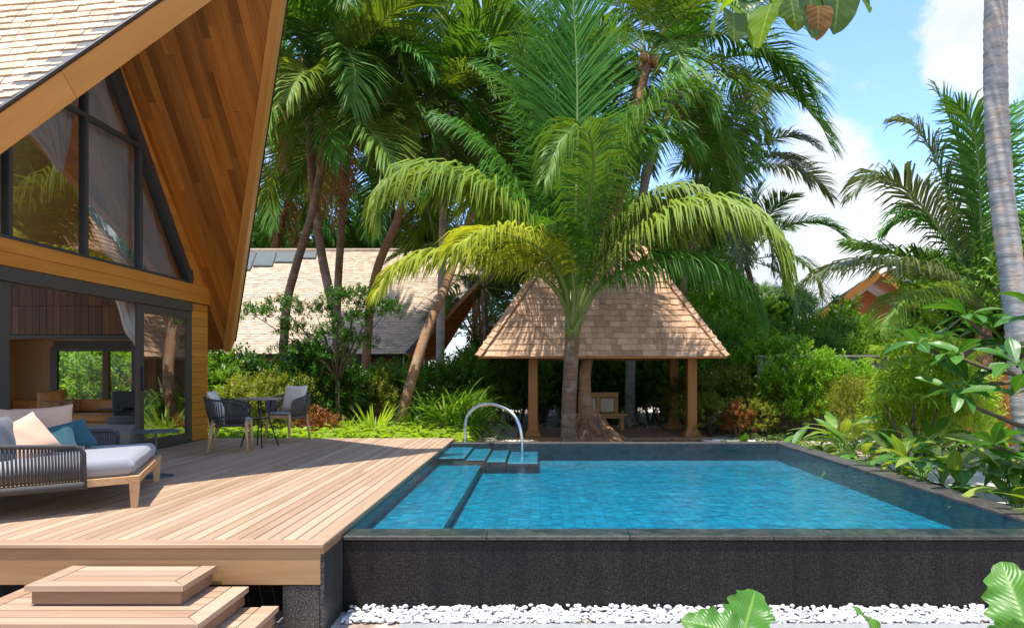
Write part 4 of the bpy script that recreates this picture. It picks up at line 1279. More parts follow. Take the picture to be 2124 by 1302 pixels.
M['rachis'] = plain('frond_rib', (.30, .30, .07), (.22, .22, .04), rough=.45, bump=0)
M['petiole'] = plain('green_petiole', (.19, .25, .06), (.11, .16, .035), rough=.4, bump=.05, scale=6)
M['leaf_dark'] = leaf_mat('leaf_dark', (.032, .095, .011), (.075, .180, .020), .36, .38)
M['leaf_mid'] = leaf_mat('leaf_mid', (.065, .160, .013), (.15, .285, .024), .42, .40, (.19, .22, .03))
M['leaf_bright'] = leaf_mat('leaf_bright', (.11, .25, .012), (.23, .42, .026), .45, .42, (.27, .32, .04))
M['leaf_olive'] = leaf_mat('leaf_olive', (.12, .165, .014), (.27, .285, .030), .42, .45, (.26, .20, .04))
M['leaf_lime'] = leaf_mat('leaf_lime', (.20, .32, .020), (.36, .50, .040), .48, .45, (.40, .42, .08))
M['leaf_russet'] = leaf_mat('leaf_russet', (.16, .05, .015), (.26, .10, .025), .3, .45)
M['palm_dry'] = palm_mat('palm_dry', (.20, .11, .05), (.34, .21, .10), (.30, .2, .1), .4, .2)
M['stem'] = plain('brown_stem', (.15, .10, .06), (.09, .06, .035), rough=.8, scale=12)
def trunk_mat(name, c1, c2, c3, ring=16.0):
    m, n, l, b, out = new_mat(name)
    v = coord_vec(n, l, 'pos', (1, 1, 1)); sv = coord_vec(n, l, 'pos', (2.0, 2.0, ring))
    a = noise_node(n, l, sv, 1.2, 4, .7); c = noise_node(n, l, v, 3.5, 4, .6); f = noise_node(n, l, v, 40, 3, .7)
    col = ramp_node(n, l, a, [(.35, c1), (.62, c2)])
    k = n.new('ShaderNodeMapRange'); k.inputs[1].default_value = .5; k.inputs[2].default_value = .66; l.new(c, k.inputs[0])
    col = mix_rgb(n, l, k.outputs[0], col, c3)
    col = mix_rgb(n, l, val_range(n, l, f, 0, .5), col, tuple(x * .5 for x in c1))
    l.new(col, b.inputs['Base Color']); b.inputs['Roughness'].default_value = .85
    bump_node(n, l, a, .7, .02, b)
    return m
M['trunk'] = trunk_mat('palm_trunk_brown', (.13, .075, .042), (.27, .17, .10), (.33, .25, .18))
M['trunk_grey'] = trunk_mat('palm_trunk_grey', (.22, .20, .18), (.50, .47, .43), (.60, .43, .30), 13)
M['trunk_orange'] = trunk_mat('palm_trunk_orange', (.24, .11, .045), (.40, .21, .10), (.34, .24, .16))
M['coconut'] = plain('coconut_husk', (.42, .20, .05), (.26, .15, .04), rough=.5, scale=8)

# ------------------------------------------------------------------ palms
def frond_arrays(pts, lat, leaf_len, pairs, droop, width=.045, start=.16, seed=0, r0=.03, segs=3):
    """feather frond along the rib pts; lat = sideways direction"""
    r_ = np.random.default_rng(seed)
    Pp = np.array([tuple(p) for p in pts]); n = len(Pp)
    seg = np.linalg.norm(np.diff(Pp, axis=0), axis=1); cum = np.concatenate([[0], np.cumsum(seg)]); cum /= cum[-1]
    T = np.gradient(Pp, axis=0); T = unit(T)
    lat = np.array(tuple(lat)); lat = lat / np.linalg.norm(lat)
    Vs, Fs = [], []; k = 0
    s = np.linspace(start, .995, pairs)
    def at(q): return np.stack([np.interp(q, cum, Pp[:, i]) for i in range(3)], 1), unit(np.stack([np.interp(q, cum, T[:, i]) for i in range(3)], 1))
    for sg in (-1, 1):
        q = np.clip(s + r_.uniform(-.004, .004, pairs), 0, 1); p, t = at(q)
        sl = unit(lat[None] - t * (t @ lat)[:, None]); up = np.cross(t, sl); up *= np.where(up[:, 2:3] < 0, -1, 1)
        x = (q - start) / (1 - start)
        ln = leaf_len * (np.sin(np.pi * np.clip(.12 + .80 * x, 0, 1)) ** .7) * r_.uniform(.86, 1.08, pairs)
        ang = np.radians(28 + 42 * x ** 1.3) + r_.normal(0, .07, pairs)
        lift = .22 + r_.normal(0, .10, pairs)
        d = unit(sl * sg * np.cos(ang)[:, None] + t * np.sin(ang)[:, None] + up * lift[:, None])
        cur = p; rows = []
        dr = droop * r_.uniform(.75, 1.25, pairs)
        for j in range(segs + 1):
            wv = unit(t - d * np.sum(t * d, 1)[:, None])
            wj = width * (.55, 1.0, .78, .06)[j if segs == 3 else (0, 1, 3)[j]] * (.6 + .4 * np.sin(np.pi * np.clip(x, .05, .95)))
            rows.append((cur - wv * (wj / 2)[:, None], cur + wv * (wj / 2)[:, None]))
            if j < segs:
                cur = cur + d * (ln / segs)[:, None]
                d = unit(d + np.array([0, 0, -1.0])[None] * (dr * (.35 + .35 * j))[:, None])
        V = np.stack([c for r in rows for c in r], 1).reshape(-1, 3); m = 2 * (segs + 1)
        b_ = np.arange(pairs)[:, None] * m + k
        for j in range(segs):
            o = 2 * j
            Fs.append(b_ + np.array([[o, o + 1, o + 3]])); Fs.append(b_ + np.array([[o, o + 3, o + 2]]))
        Vs.append(V); k += len(V)
    # leaf base strip along the rib
    q0 = np.linspace(start - .012, 1.0, 30); pc_, tc_ = at(q0); sl0 = unit(lat[None] - tc_ * (tc_ @ lat)[:, None])
    V = np.stack([pc_ - sl0 * .02, pc_ + sl0 * .02], 1).reshape(-1, 3); b_ = np.arange(29)[:, None] * 2 + k
    Fs.append(b_ + np.array([[0, 1, 3]])); Fs.append(b_ + np.array([[0, 3, 2]])); Vs.append(V); k += len(V)
    # rib
    mb = MB(); ii = np.linspace(0, n - 1, 16).astype(int)
    mb.tube([Vector(Pp[i]) for i in ii], [max(.004, r0 * (1 - .92 * cum[i] ** .8)) for i in ii], 6)
    tri = [(f[0], f[a], f[a + 1]) for f in mb.f for a in range(1, len(f) - 1)]
    return np.concatenate(Vs), np.concatenate(Fs), np.array(mb.v), np.array(tri)
def frond_mesh(name, pts, lat, leaf_len, pairs, droop, mat, rib, **kw):
    V, F_, V2, F2 = frond_arrays(pts, lat, leaf_len, pairs, droop, **kw)
    return np_mesh('frond', V, F_, mat), np_mesh('rib', V2, F2, rib)
def add_frond(ms, parent):
    o = use_mesh('frond', ms[0], parent); use_mesh('rib', ms[1], o)
    return o
def rib_curve(e0, drop, L, n=22, side=0.0):
    p = Vector((0, 0, 0)); out = [p.copy()]
    for i in range(n):
        s = (i + .5) / n; th = R(e0 - drop * s ** 1.35)
        p = p + Vector((math.cos(th), side * s * s, math.sin(th))) * (L / n); out.append(p.copy())
    return out
LIB = {}
for mname in ('palm', 'palm_deep', 'palm_grey'):
    LIB[mname] = []
    for k, (e0, drop, dr) in enumerate(((82, 38, .35), (68, 75, .7), (52, 95, 1.0), (35, 95, 1.25), (15, 90, 1.4), (-8, 70, 1.3), (-38, 45, .9))):
        row = []
        for sd in range(2 if mname == 'palm' else 1):
            row.append(frond_mesh('frond', rib_curve(e0, drop + 12 * sd, 4.5 - .25 * sd, 22, .18 * (1 - 2 * sd)), (0, 1, 0), 1.42, 82, dr * 1.3, M[mname], M['rachis'], seed=k * 7 + sd, segs=2, width=.068))
        LIB[mname].append(row)
DRY = [frond_mesh('dry_frond', rib_curve(e_, 18, 3.0, 18, .1), (0, 1, 0), .8, 40, 1.6, M['palm_dry'], M['palm_dry'], seed=900 + k_, segs=2, width=.05) for k_, e_ in enumerate((-62, -74))]
coco_me = MB().lathe([(.01, -.14), (.09, -.11), (.13, -.02), (.12, .07), (.06, .14), (.01, .155)], 10).build('coconut', M['coconut'], None, True)
coco_mesh = coco_me.data; bpy.data.objects.remove(coco_me)
def trunk_mesh(pts, r0, r1, mat, parent, flare=1.5, ring=.13):
    L = sum((Vector(pts[i + 1]) - Vector(pts[i])).length for i in range(len(pts) - 1))
    n = max(24, int(L / ring * 3)); c = bezier(pts, n); rad = []
    for i in range(n):
        s = i / (n - 1); r = r0 + (r1 - r0) * s ** .7
        r *= 1 + (flare - 1) * math.exp(-s * L / .28)
        r *= (1.0, 1.0 + .012 + .03 * ((i * 7919) % 13) / 13, .99)[i % 3] + .014 * math.sin(i * 2.3) + .01 * math.sin(i * .37)
        rad.append(r)
    return MB().tube(c, rad, 14).build('trunk', mat, parent, True)
def palm(label, pts, r0, r1, n_fr, size, lib='palm', tmat='trunk', seed=0, nuts=0, emin=0, az0=None, group=None, name='coconut_palm', kmax=6):
    r_ = random.Random(seed)
    base = Vector(pts[0])
    t = thing(name, label, 'palm tree', group, base)
    trunk_mesh([Vector(p) - base for p in pts], r0, r1, M[tmat], t)
    top = Vector(pts[-1]) - base
    for i in range(n_fr):
        q = i / max(1, n_fr - 1)
        k = min(kmax, max(emin, int(q * (kmax + .99))))
        row = LIB[lib][k]; me = row[r_.randrange(len(row))]
        az = (i * 2.39996 + r_.uniform(-.35, .35)) if az0 is None else az0[i % len(az0)] + r_.uniform(-.2, .2)
        s = size * r_.uniform(.86, 1.1) * (.8 if k == 0 else 1)
        o = add_frond(me, t)
        o.matrix_basis = Matrix.Translation(top + Vector((.10 * math.cos(az), .10 * math.sin(az), .25 * (1 - q)))) @ Matrix.Rotation(az, 4, 'Z') @ Matrix.Rotation(r_.uniform(-.25, .25), 4, 'X') @ Matrix.Rotation(r_.uniform(-.15, .15), 4, 'Y') @ Matrix.Scale(s, 4)
    for i in range(2 if n_fr > 8 else 0):
        az = r_.uniform(0, 6.28); o = add_frond(DRY[i], t); o.name = 'dry_frond'
        o.matrix_basis = Matrix.Translation(top + Vector((.1 * math.cos(az), .1 * math.sin(az), -.1))) @ Matrix.Rotation(az, 4, 'Z') @ Matrix.Scale(size * .9, 4)
    for i in range(nuts):
        az = r_.uniform(0, 6.28)
        o = use_mesh('coconut', coco_mesh, t); o.location = top + Vector((.24 * math.cos(az), .24 * math.sin(az), -.12 + r_.uniform(-.15, .12))); o.rotation_euler = (r_.uniform(-.4, .4), r_.uniform(-.4, .4), az)
    return t
def gp(px, y): return Vector(((px - CX) * y / F_PX, y, GZ - .05))

# the young palm by the pool: every frond laid out by hand
HY = 16.8
hero_base = gp(1180, HY)
hero = thing('coconut_palm', 'young coconut palm with arching yellow green fronds beside the pool edge', 'palm tree', None, hero_base)
def hp(px, py, dy=0.0): return P(px, py, HY + dy) - hero_base
trunk_mesh([Vector((0, 0, 0)), hp(1180, 850), hp(1184, 760), hp(1187, 695)], .175, .165, M['trunk'], hero, 1.25, .10)
HF = [  # rib points (px, py, depth offset), leaflet length, droop, material, leaflet width
    ([(1186, 680, 0), (1160, 610, -.3), (1090, 552, -.9), (960, 527, -1.6), (850, 545, -2.1), (788, 602, -2.4)], .85, .9, 'palm_yellow', .055),
    ([(1186, 680, 0), (1170, 590, -.5), (1125, 520, -1.4), (1060, 488, -2.4), (1000, 484, -3.2), (945, 512, -3.9)], .85, .6, 'palm_yellow', .055),
    ([(1184, 680, .0), (1165, 590, -.3), (1090, 470, -.8), (990, 390, -1.2), (890, 358, -1.5), (815, 385, -1.7), (792, 440, -1.8)], 1.05, 1.3, 'palm_lime', .055),
    ([(1184, 670, .2), (1150, 540, .3), (1080, 400, .6), (990, 290, .8), (915, 245, 1.0)], 1.0, .8, 'palm_deep', .05),
    ([(1186, 670, .2), (1165, 520, .3), (1130, 370, .6), (1100, 230, .8), (1085, 140, .9), (1090, 95, 1.0)], 1.15, .35, 'palm_deep', .055),
    ([(1190, 670, .0), (1194, 500, .1), (1197, 330, .2), (1197, 160, .3), (1190, 20, .4), (1180, -60, .5)], 1.35, .12, 'palm_deep', .06),
    ([(1190, 675, -.1), (1205, 560, -.5), (1222, 430, -1.0), (1232, 330, -1.7), (1215, 268, -2.3), (1165, 290, -2.8), (1130, 370, -3.1)], .8, .9, 'palm', .045),
    ([(1192, 670, .0), (1225, 530, -.2), (1270, 380, -.4), (1330, 260, -.6), (1395, 185, -.8), (1450, 180, -.9), (1475, 230, -1.0)], 1.05, .9, 'palm', .055),
    ([(1194, 675, .0), (1225, 580, -.3), (1280, 490, -.6), (1350, 420, -.9), (1420, 395, -1.1), (1470, 415, -1.2)], .95, 1.0, 'palm', .055),
    ([(1196, 680, 0), (1230, 600, -.3), (1310, 505, -.9), (1420, 440, -1.4), (1520, 435, -1.8), (1585, 480, -2.0), (1622, 560, -2.1)], 1.05, 1.2, 'palm_lime', .06),
    ([(1196, 685, 0), (1225, 620, -.2), (1290, 565, -.6), (1380, 540, -.8), (1460, 548, -1.0), (1530, 590, -1.1), (1572, 650, -1.2)], .95, 1.3, 'palm_deep', .055),
    ([(1190, 675, .2), (1210, 560, .3), (1225, 440, .6), (1255, 330, .8), (1300, 250, 1.0)], 1.05, .5, 'palm_deep', .05),
    ([(1186, 680, -.1), (1190, 600, -.5), (1180, 520, -1.0), (1160, 470, -1.8), (1130, 470, -2.6)], .6, .7, 'palm', .045),
    ([(1190, 670, .2), (1160, 480, .4), (1120, 320, .6), (1060, 200, .8), (1010, 150, .9)], 1.1, .6, 'palm_deep', .055),
    ([(1190, 670, .0), (1230, 480, -.1), (1290, 350, -.2), (1360, 290, -.3), (1430, 300, -.4)], 1.05, .8, 'palm_deep', .055),
    ([(1188, 670, .0), (1140, 520, -.2), (1060, 420, -.5), (970, 370, -.7), (900, 390, -.8)], 1.0, .9, 'palm_deep', .055),
    ([(1190, 670, .2), (1180, 480, .3), (1160, 300, .5), (1150, 150, .6), (1160, 40, .7)], 1.15, .3, 'palm_deep', .06),
]
for i, (cp, ll, dr, mt, wd) in enumerate(HF):
    sc_ = {0: 1.45, 2: 1.6, 3: 1.3, 4: 1.4, 5: 1.3, 7: 1.4, 8: 1.3, 9: 1.6, 10: 1.55}.get(i, 1.45)
    pts = bezier([hp(*c) for c in cp], 40)
    az = pts[-1] - pts[0]; az.z = 0
    if i == 5: az = Vector((0, 1, 0))
    lat = az.normalized().cross(Vector((0, 0, 1)))
    me = frond_mesh('frond', pts, lat, ll * sc_ * 1.06, 150, dr * 2.0, M[mt], M['petiole'], seed=100 + i, start=.24, width=wd * .95, r0=.075)
    add_frond(me, hero)
# clasping leaf bases
for i, (dx, dz) in enumerate(((-.13, .75), (.12, .80), (-.04, .95), (.05, .6))):
    MB().tube([Vector((0, 0, 0)) + hp(1187, 705), hp(1187, 690) + Vector((dx * .7, -.06, .25)), hp(1187, 690) + Vector((dx, -.05, dz))], [.17, .09, .008], 10).build('leaf_base', M['petiole'], hero, True)

# palms behind
def tp(*pts): return [gp(pts[0][0], pts[0][1])] + [P(a, b_, c) for a, b_, c in pts[1:]]
palm('tall palm growing up through the pavilion roof from a mat of roots', [gp(1222, 17.75), P(1218, 860, 17.9), P(1214, 770, 18.35), P(1236, 680, 18.9), P(1262, 540, 19.4), P(1300, 330, 20), P(1345, 120, 20.5)], .17, .12, 19, 1.12, tmat='trunk_orange', seed=3, nuts=7)
# root mat of that palm
hb = gp(1222, 17.75)
rm = MB(); kx = 26
for i in range(11):
    s = i / 10; 
    for j in range(kx):
        th = 2 * math.pi * j / kx
        r_ = .22 + .75 * (1 - s) ** 2.2 * (1 + .45 * math.cos(th - .0)) + .03 * math.sin(j * 3.1 + i) + .02 * rng.normal()
        rm.v.append((r_ * math.cos(th), r_ * math.sin(th) * .75, .9 * s))
for i in range(10):
    for j in range(kx): rm.f.append((i * kx + j, i * kx + (j + 1) % kx, (i + 1) * kx + (j + 1) % kx, (i + 1) * kx + j))
root_parent = [o for o in COL.objects if o.get('label', '').startswith('tall palm growing up')][0]
rm.build('root_mat', M['trunk_orange'], root_parent, True)
fb = MB()
for i in range(420):
    th = rng.uniform(0, 6.283); s = rng.uniform(0, .85); r_ = .24 + .75 * (1 - s) ** 2.2 * (1 + .45 * math.cos(th)) + .02
    p = Vector((r_ * math.cos(th), r_ * math.sin(th) * .75, .9 * s)); q = p + Vector((math.cos(th + rng.normal() * .6) * .16, math.sin(th + rng.normal() * .6) * .12, -.10 - .1 * rng.random()))
    fb.tube([p, (p + q) / 2 + Vector((0, 0, .03)), q], [.016, .013, .006], 4)
tag(fb.build('root_fibres', M['trunk_orange'], root_parent, True), kind='stuff')

palm('slender dark palm leaning right in front of the pale shingle roof', tp((582, 20), (592, 660, 20), (612, 560, 20), (648, 440, 20), (668, 330, 20), (674, 255, 20)), .13, .10, 19, 1.0, kmax=5, seed=5)
palm('palm with bent brown trunk crossing the middle of the pale roof', tp((738, 19), (715, 720, 19.2), (682, 600, 19.6), (660, 480, 20), (645, 330, 20.3), (636, 115, 20.6)), .14, .11, 20, 1.18, kmax=5, seed=8, nuts=4)
palm('thin dark palm behind the bent brown trunk', tp((694, 21), (700, 620, 21), (708, 480, 21), (716, 360, 21), (738, 215, 21)), .12, .10, 17, .95, kmax=5, lib='palm_deep', seed=13)
palm('palm with orange trunk curving right before the pale roof', tp((752, 21), (764, 680, 21), (782, 560, 21), (828, 445, 21), (850, 340, 21), (866, 250, 21)), .14, .11, 17, .9, kmax=5, tmat='trunk_orange', seed=21, nuts=6)
palm('leaning palm with thick scarred trunk rooted in the ground cover', tp((812, 16.6), (850, 800, 16.8), (884, 690, 17.5), (925, 590, 18.6), (975, 450, 20.5), (1005, 345, 23)), .135, .10, 12, .95, tmat='trunk_orange', seed=34)
palm('straight grey palm rising beside the end of the pale roof', tp((912, 22), (914, 680, 22), (918, 520, 22), (922, 360, 22), (928, 235, 22)), .14, .11, 16, .95, kmax=5, tmat='trunk_grey', lib='palm', seed=55)
palm('dark leaning palm standing right behind the pavilion posts', tp((1120, 25), (1146, 780, 25), (1160, 640, 25), (1150, 400, 25), (1110, 190, 25)), .16, .12, 17, 1.1, lib='palm_deep', seed=71)
palm('grey palm trunk behind the pavilion bench', tp((1306, 23.8), (1308, 760, 23.8), (1312, 560, 23.8), (1350, 330, 23.8), (1420, 170, 24)), .19, .12, 18, 1.15, tmat='trunk_grey', lib='palm_deep', seed=89, nuts=3)
palm('palm with drooping fronds outlined on the cloud right of the pavilion', tp((1388, 25.5), (1398, 720, 25.5), (1425, 560, 25.5), (1470, 440, 25.5), (1512, 372, 25.5)), .14, .11, 16, .88, lib='palm_grey', seed=97, nuts=9)
palm('short palm tucked behind the pavilion corner over the bushes', tp((1560, 27), (1566, 700, 27), (1560, 600, 27), (1548, 545, 27)), .13, .10, 13, .85, lib='palm', seed=101)
palm('far palm crown showing between the trunks above the villa ridge', tp((800, 35), (800, 560, 35), (790, 450, 35)), .16, .12, 12, 1.1, lib='palm_deep', seed=113)
palm('far dark palm behind the villa ridge next to the gable', tp((560, 34), (570, 560, 34), (600, 400, 34)), .16, .12, 14, 1.3, lib='palm_deep', seed=127)
palm('far palm filling the gap behind the leaning trunk', tp((990, 33), (985, 560, 33), (1000, 400, 33)), .16, .12, 14, 1.2, lib='palm', seed=131)
palm('dark palm crowding the space behind the bent trunk and gable', tp((620, 33), (630, 560, 33), (640, 420, 33), (615, 300, 33)), .14, .11, 17, 1.25, lib='palm_deep', seed=211)
palm('dark palm behind the orange trunk over the villa ridge', tp((800, 33), (810, 560, 33), (815, 440, 33), (812, 340, 33)), .14, .11, 16, 1.2, lib='palm_deep', seed=223)
palm('short leafy palm by the villa gable end', tp((1010, 26), (1008, 700, 26), (1004, 600, 26)), .12, .1, 12, .75, lib='palm', seed=139)

# right-hand palms
palm('tall pale grey palm trunk standing right beside the pool border', tp((2150, 9.0), (2128, 860, 9.0), (2108, 640, 9.0), (2078, 400, 9.0), (2066, 200, 9.0), (2066, 0, 9.0), (2075, -300, 9.0), (2085, -600, 9.0)), .165, .12, 8, .82, lib='palm_grey', tmat='trunk_grey', seed=151, emin=2, az0=[3.25, 4.3, 2.3, 5.4, .2, 3.6, 4.9, 2.9])
ry = palm('young palm with silvery fronds reaching over the shrubs and gate', tp((2042, 14), (2041, 760, 14), (2040, 690, 14), (2040, 640, 14)), .15, .14, 0, 1, tmat='trunk_orange', seed=163)
rb = gp(2042, 14)
RFr = [
    ([(2040, 640, 0), (1990, 590, -.2), (1900, 555, -.5), (1800, 545, -.8), (1735, 556, -1), (1690, 575, -1.1)], .75, .9, 'palm_grey'),
    ([(2040, 640, 0), (1985, 580, .2), (1920, 545, .4), (1850, 525, .5), (1770, 508, .6)], .75, .5, 'palm'),
    ([(2040, 635, 0), (1990, 540, 0), (1930, 450, 0), (1870, 385, -.1), (1820, 368, -.2), (1775, 400, -.3)], .8, .7, 'palm_grey'),
    ([(2040, 635, 0), (2005, 520, .2), (1965, 400, .4), (1930, 310, .5), (1895, 262, .5), (1860, 250, .5)], .7, .8, 'palm_grey'),
    ([(2040, 635, 0), (2020, 500, .2), (2000, 380, .3), (1985, 290, .4), (1960, 220, .4), (1945, 195, .4)], .8, .5, 'palm_deep'),
    ([(2040, 635, 0), (2050, 500, .4), (2060, 360, .8), (2080, 260, 1.2), (2110, 220, 1.5)], .9, .6, 'palm_deep'),
    ([(2042, 640, 0), (2090, 560, .2), (2150, 500, .4), (2230, 500, .6)], .9, .9, 'palm'),
    ([(2040, 635, 0), (2000, 550, .3), (1950, 480, .6), (1895, 450, .9), (1850, 470, 1.1)], .8, .9, 'palm_deep'),
    ([(2040, 635, 0), (2035, 480, -.2), (2030, 350, -.4), (2015, 260, -.6), (1985, 215, -.8)], .8, .6, 'palm'),
    ([(2040, 640, 0), (1985, 610, -.4), (1930, 600, -1.0), (1870, 620, -1.6), (1830, 680, -2.0)], .7, 1.0, 'palm'),
]
for i, (cp, ll, dr, mt) in enumerate(RFr):
    pts = bezier([P(a, b_, 14 + c) - rb for a, b_, c in cp], 36); az = pts[-1] - pts[0]; az.z = 0
    me = frond_mesh('frond', pts, az.normalized().cross(Vector((0, 0, 1))), ll * 1.35, 84, dr * 1.5, M[mt], M['petiole'], seed=300 + i, start=.22, width=.052, r0=.06)
    add_frond(me, ry)

# ------------------------------------------------------------------ shrubs
def sprig_leaves(pos, dirs, nleaf, ln, wd, r_, sl):
    n = len(pos); k = np.tile(np.arange(nleaf), n); ip = np.repeat(np.arange(n), nleaf)
    d = dirs[ip]; a = unit(np.cross(d, r_.standard_normal((n, 3))[ip])); b_ = np.cross(d, a)
    th = k * 2.4 + r_.uniform(0, .6, len(k))
    side = a * np.cos(th)[:, None] + b_ * np.sin(th)[:, None]
    p = pos[ip] + d * (k / nleaf * sl)[:, None]
    ld = unit(side * .85 + d * .55 + np.array([0, 0, .15]))
    up = unit(np.array([0, 0, 1.0])[None] * 1.0 + r_.standard_normal((len(k), 3)) * .45)
    return leaf_arrays(p, ld, up, ln * r_.uniform(.7, 1.2, len(k)), wd * r_.uniform(.75, 1.15, len(k)), .25, .18)
def shrub_mesh(seed, nsp, nleaf, ln, wd, mat, flat=.85, sl=.26, inner=.35):
    r_ = np.random.default_rng(seed)
    u = unit(r_.standard_normal((nsp, 3))); u[:, 2] = np.where(u[:, 2] < -.45, -u[:, 2], u[:, 2])
    ph = r_.uniform(0, 6.28, (4, 3)); lump = 1 + .22 * sum(np.sin(2.3 * (i + 1) * u[:, i % 3] + ph[i, 0]) * np.cos(1.9 * u[:, (i + 1) % 3] * (i + 1) + ph[i, 1]) for i in range(4)) / 1.5
    rad = lump * (inner + (1 - inner) * r_.random(nsp) ** .4)
    pos = u * rad[:, None]; pos[:, 2] *= flat
    dirs = unit(u * .8 + np.array([0, 0, .45]) + r_.standard_normal((nsp, 3)) * .35)
    V, F_ = sprig_leaves(pos, dirs, nleaf, ln, wd, r_, sl)
    return np_mesh('foliage', V, F_, mat)
SH = {}
for k, (mt, nsp, nl, ln, wd) in {'dark': ('leaf_dark', 420, 11, .115, .055), 'mid': ('leaf_mid', 420, 11, .11, .05), 'bright': ('leaf_bright', 380, 11, .13, .06),
                                 'olive': ('leaf_olive', 420, 11, .10, .045), 'lime': ('leaf_lime', 300, 9, .15, .065), 'fine': ('leaf_mid', 600, 12, .08, .032), 'big': ('leaf_dark', 260, 9, .19, .10)}.items():
    SH[k] = [shrub_mesh(hash_ + 500, nsp, nl, ln, wd, M[mt]) for hash_ in (len(k) * 7, len(k) * 7 + 3)]
# loose airy crowns for saplings
SH['airy'] = [shrub_mesh(901, 60, 10, .20, .10, M['leaf_dark'], .6, .4, .1), shrub_mesh(902, 60, 10, .20, .10, M['leaf_dark'], .6, .4, .1)]
rs = random.Random(77)
def shrub(label, loc, rx, rz, kind, group=None, name='shrub', cat='shrub', stems=4, ry_=None):
    base = Vector((loc[0], loc[1], ground_z(loc[0], loc[1]) - .03))
    t = thing(name, label, cat, group, base)
    cz = loc[2] if len(loc) > 2 else rz * .85
    o = use_mesh('foliage', SH[kind][rs.randrange(2)], t)
    o.location = (0, 0, cz); o.rotation_euler = (0, 0, rs.uniform(0, 6.28)); o.scale = (rx, ry_ or rx, rz)
    mb = MB()
    for i in range(stems):
        a = rs.uniform(0, 6.28); r0 = .06 * rx
        mb.tube([(r0 * math.cos(a), r0 * math.sin(a), 0), (rx * .2 * math.cos(a), rx * .2 * math.sin(a), cz * .6), (rx * .5 * math.cos(a), rx * .5 * math.sin(a), cz + .3 * rz)], [.025 + .01 * rx, .018, .006], 6)
    mb.build('stem', M['stem'], t, True)
    return t
def row(label, group, spots, kind, jitter=.15, **kw):
    for s_ in spots:
        x, y, rx, rz = s_[:4]
        shrub(s_[4] if len(s_) > 4 else label, (x, y), rx * rs.uniform(.9, 1.12), rz * rs.uniform(.9, 1.1), kind, group, **kw)
def X(px, y): return (px - CX) * y / F_PX
# behind the deck, in front of the far villa
row('dark green shrub in the bed behind the deck chairs', 'dark shrubs behind the deck chairs', [(X(470, 17), 17, 1.0, 1.25, 'dark green shrub right behind the dark woven armchair'), (X(545, 18), 18, 1.1, 1.0, 'dark green shrub behind the round bistro table'), (X(640, 16.5), 16.5, .9, 1.2, 'dark green shrub behind the brown woven armchair'), (X(705, 17.5), 17.5, .8, 1.25, 'dark green shrub at the foot of the bent palm trunk'), (X(600, 19.5), 19.5, 1.0, 1.0, 'dark green shrub at the foot of the slender dark palm')], 'dark')
row('olive green fine leaved shrub in the bed behind the deck chairs', 'olive shrubs behind the deck chairs', [(X(500, 15.8), 15.8, .75, .85, 'small olive shrub between villa corner and bistro table'), (X(570, 15.6), 15.6, .8, .85, 'small olive shrub directly behind the cream cushioned brown armchair'), (X(655, 18.6), 18.6, 1.0, 1.0, 'olive shrub under the slim sapling'), (X(760, 18.5), 18.5, .8, .95, 'olive shrub behind the stiff spiky plant')], 'olive')
row('leafy shrub filling the garden between villa roof and grass clumps', 'shrubs before the pale roofed villa', [(X(800, 20), 20, 1.1, 1.1, 'leafy shrub at the foot of the orange palm trunk'), (X(870, 21), 21, 1.2, 1.2, 'leafy shrub behind the thick leaning palm trunk'), (X(960, 21.5), 21.5, 1.2, 1.25, 'leafy shrub under the gable end of the pale roofed villa'), (X(985, 22.8), 22.8, 1.0, 1.2, 'leafy shrub next to the pavilion eaves beyond the handrail'), (X(720, 22), 22, 1.3, .9, 'low leafy shrub under the pale roof eaves'), (X(480, 21), 21, 1.2, 1.1, 'leafy shrub by the eaves next to the near villa gable')], 'mid')
row('bright leafy shrub seen through the interior window behind the sofa', 'shrubs outside the interior window', [(-10.6, 16.2, 1.2, 1.3), (-9.0, 16.0, 1.1, 1.3), (-7.7, 16.3, 1.0, 1.25), (-11.8, 17.5, 1.4, 1.5)], 'bright')
# behind the pavilion
row('low dark bush closing the view under the pavilion roof', 'low bushes under the pavilion roof line', [(X(a_, 25.0 + .4 * (k_ % 2)), 25.0 + .4 * (k_ % 2), .95, .95) for k_, a_ in enumerate(range(1030, 1440, 48))], 'dark')
SH['russet'] = [shrub_mesh(777, 300, 10, .15, .06, M['leaf_russet']), shrub_mesh(778, 300, 10, .15, .06, M['leaf_russet'])]
row('small shrub with russet leaves', 'russet shrubs', [(X(1530, 18.8), 18.8, .45, .5, 'small russet leaved shrub beside the sand path'), (X(660, 15.0), 15.0, .4, .5, 'small russet leaved shrub in the ground cover behind the brown armchair')], 'russet')
row('shrub behind the open pavilion seen between its posts', 'shrubs behind the pavilion', [(X(1060, 23), 23, 1.1, 1.35), (X(1110, 25.5), 25.5, 1.3, 1.6), (X(1200, 26), 26, 1.3, 1.5), (X(1290, 25.8), 25.8, 1.3, 1.5), (X(1350, 24.8), 24.8, 1.1, 1.4), (X(1420, 23.6), 23.6, 1.0, 1.3)], 'mid')
row('olive shrub with yellowing leaves right of the pavilion', 'olive shrubs right of the pavilion', [(X(1440, 21.5), 21.5, 1.0, 1.0, 'olive shrub touching the outer pavilion post'), (X(1520, 20.8), 20.8, 1.05, 1.05, 'olive shrub with yellowing leaves below the pavilion eaves corner'), (X(1600, 20.2), 20.2, 1.0, .95, 'olive shrub at the start of the grey fence'), (X(1470, 19.5), 19.5, .75, .65, 'knee high olive shrub beside the pavilion floor'), (X(1560, 19.2), 19.2, .7, .65, 'knee high olive shrub beside the sand path')], 'olive')
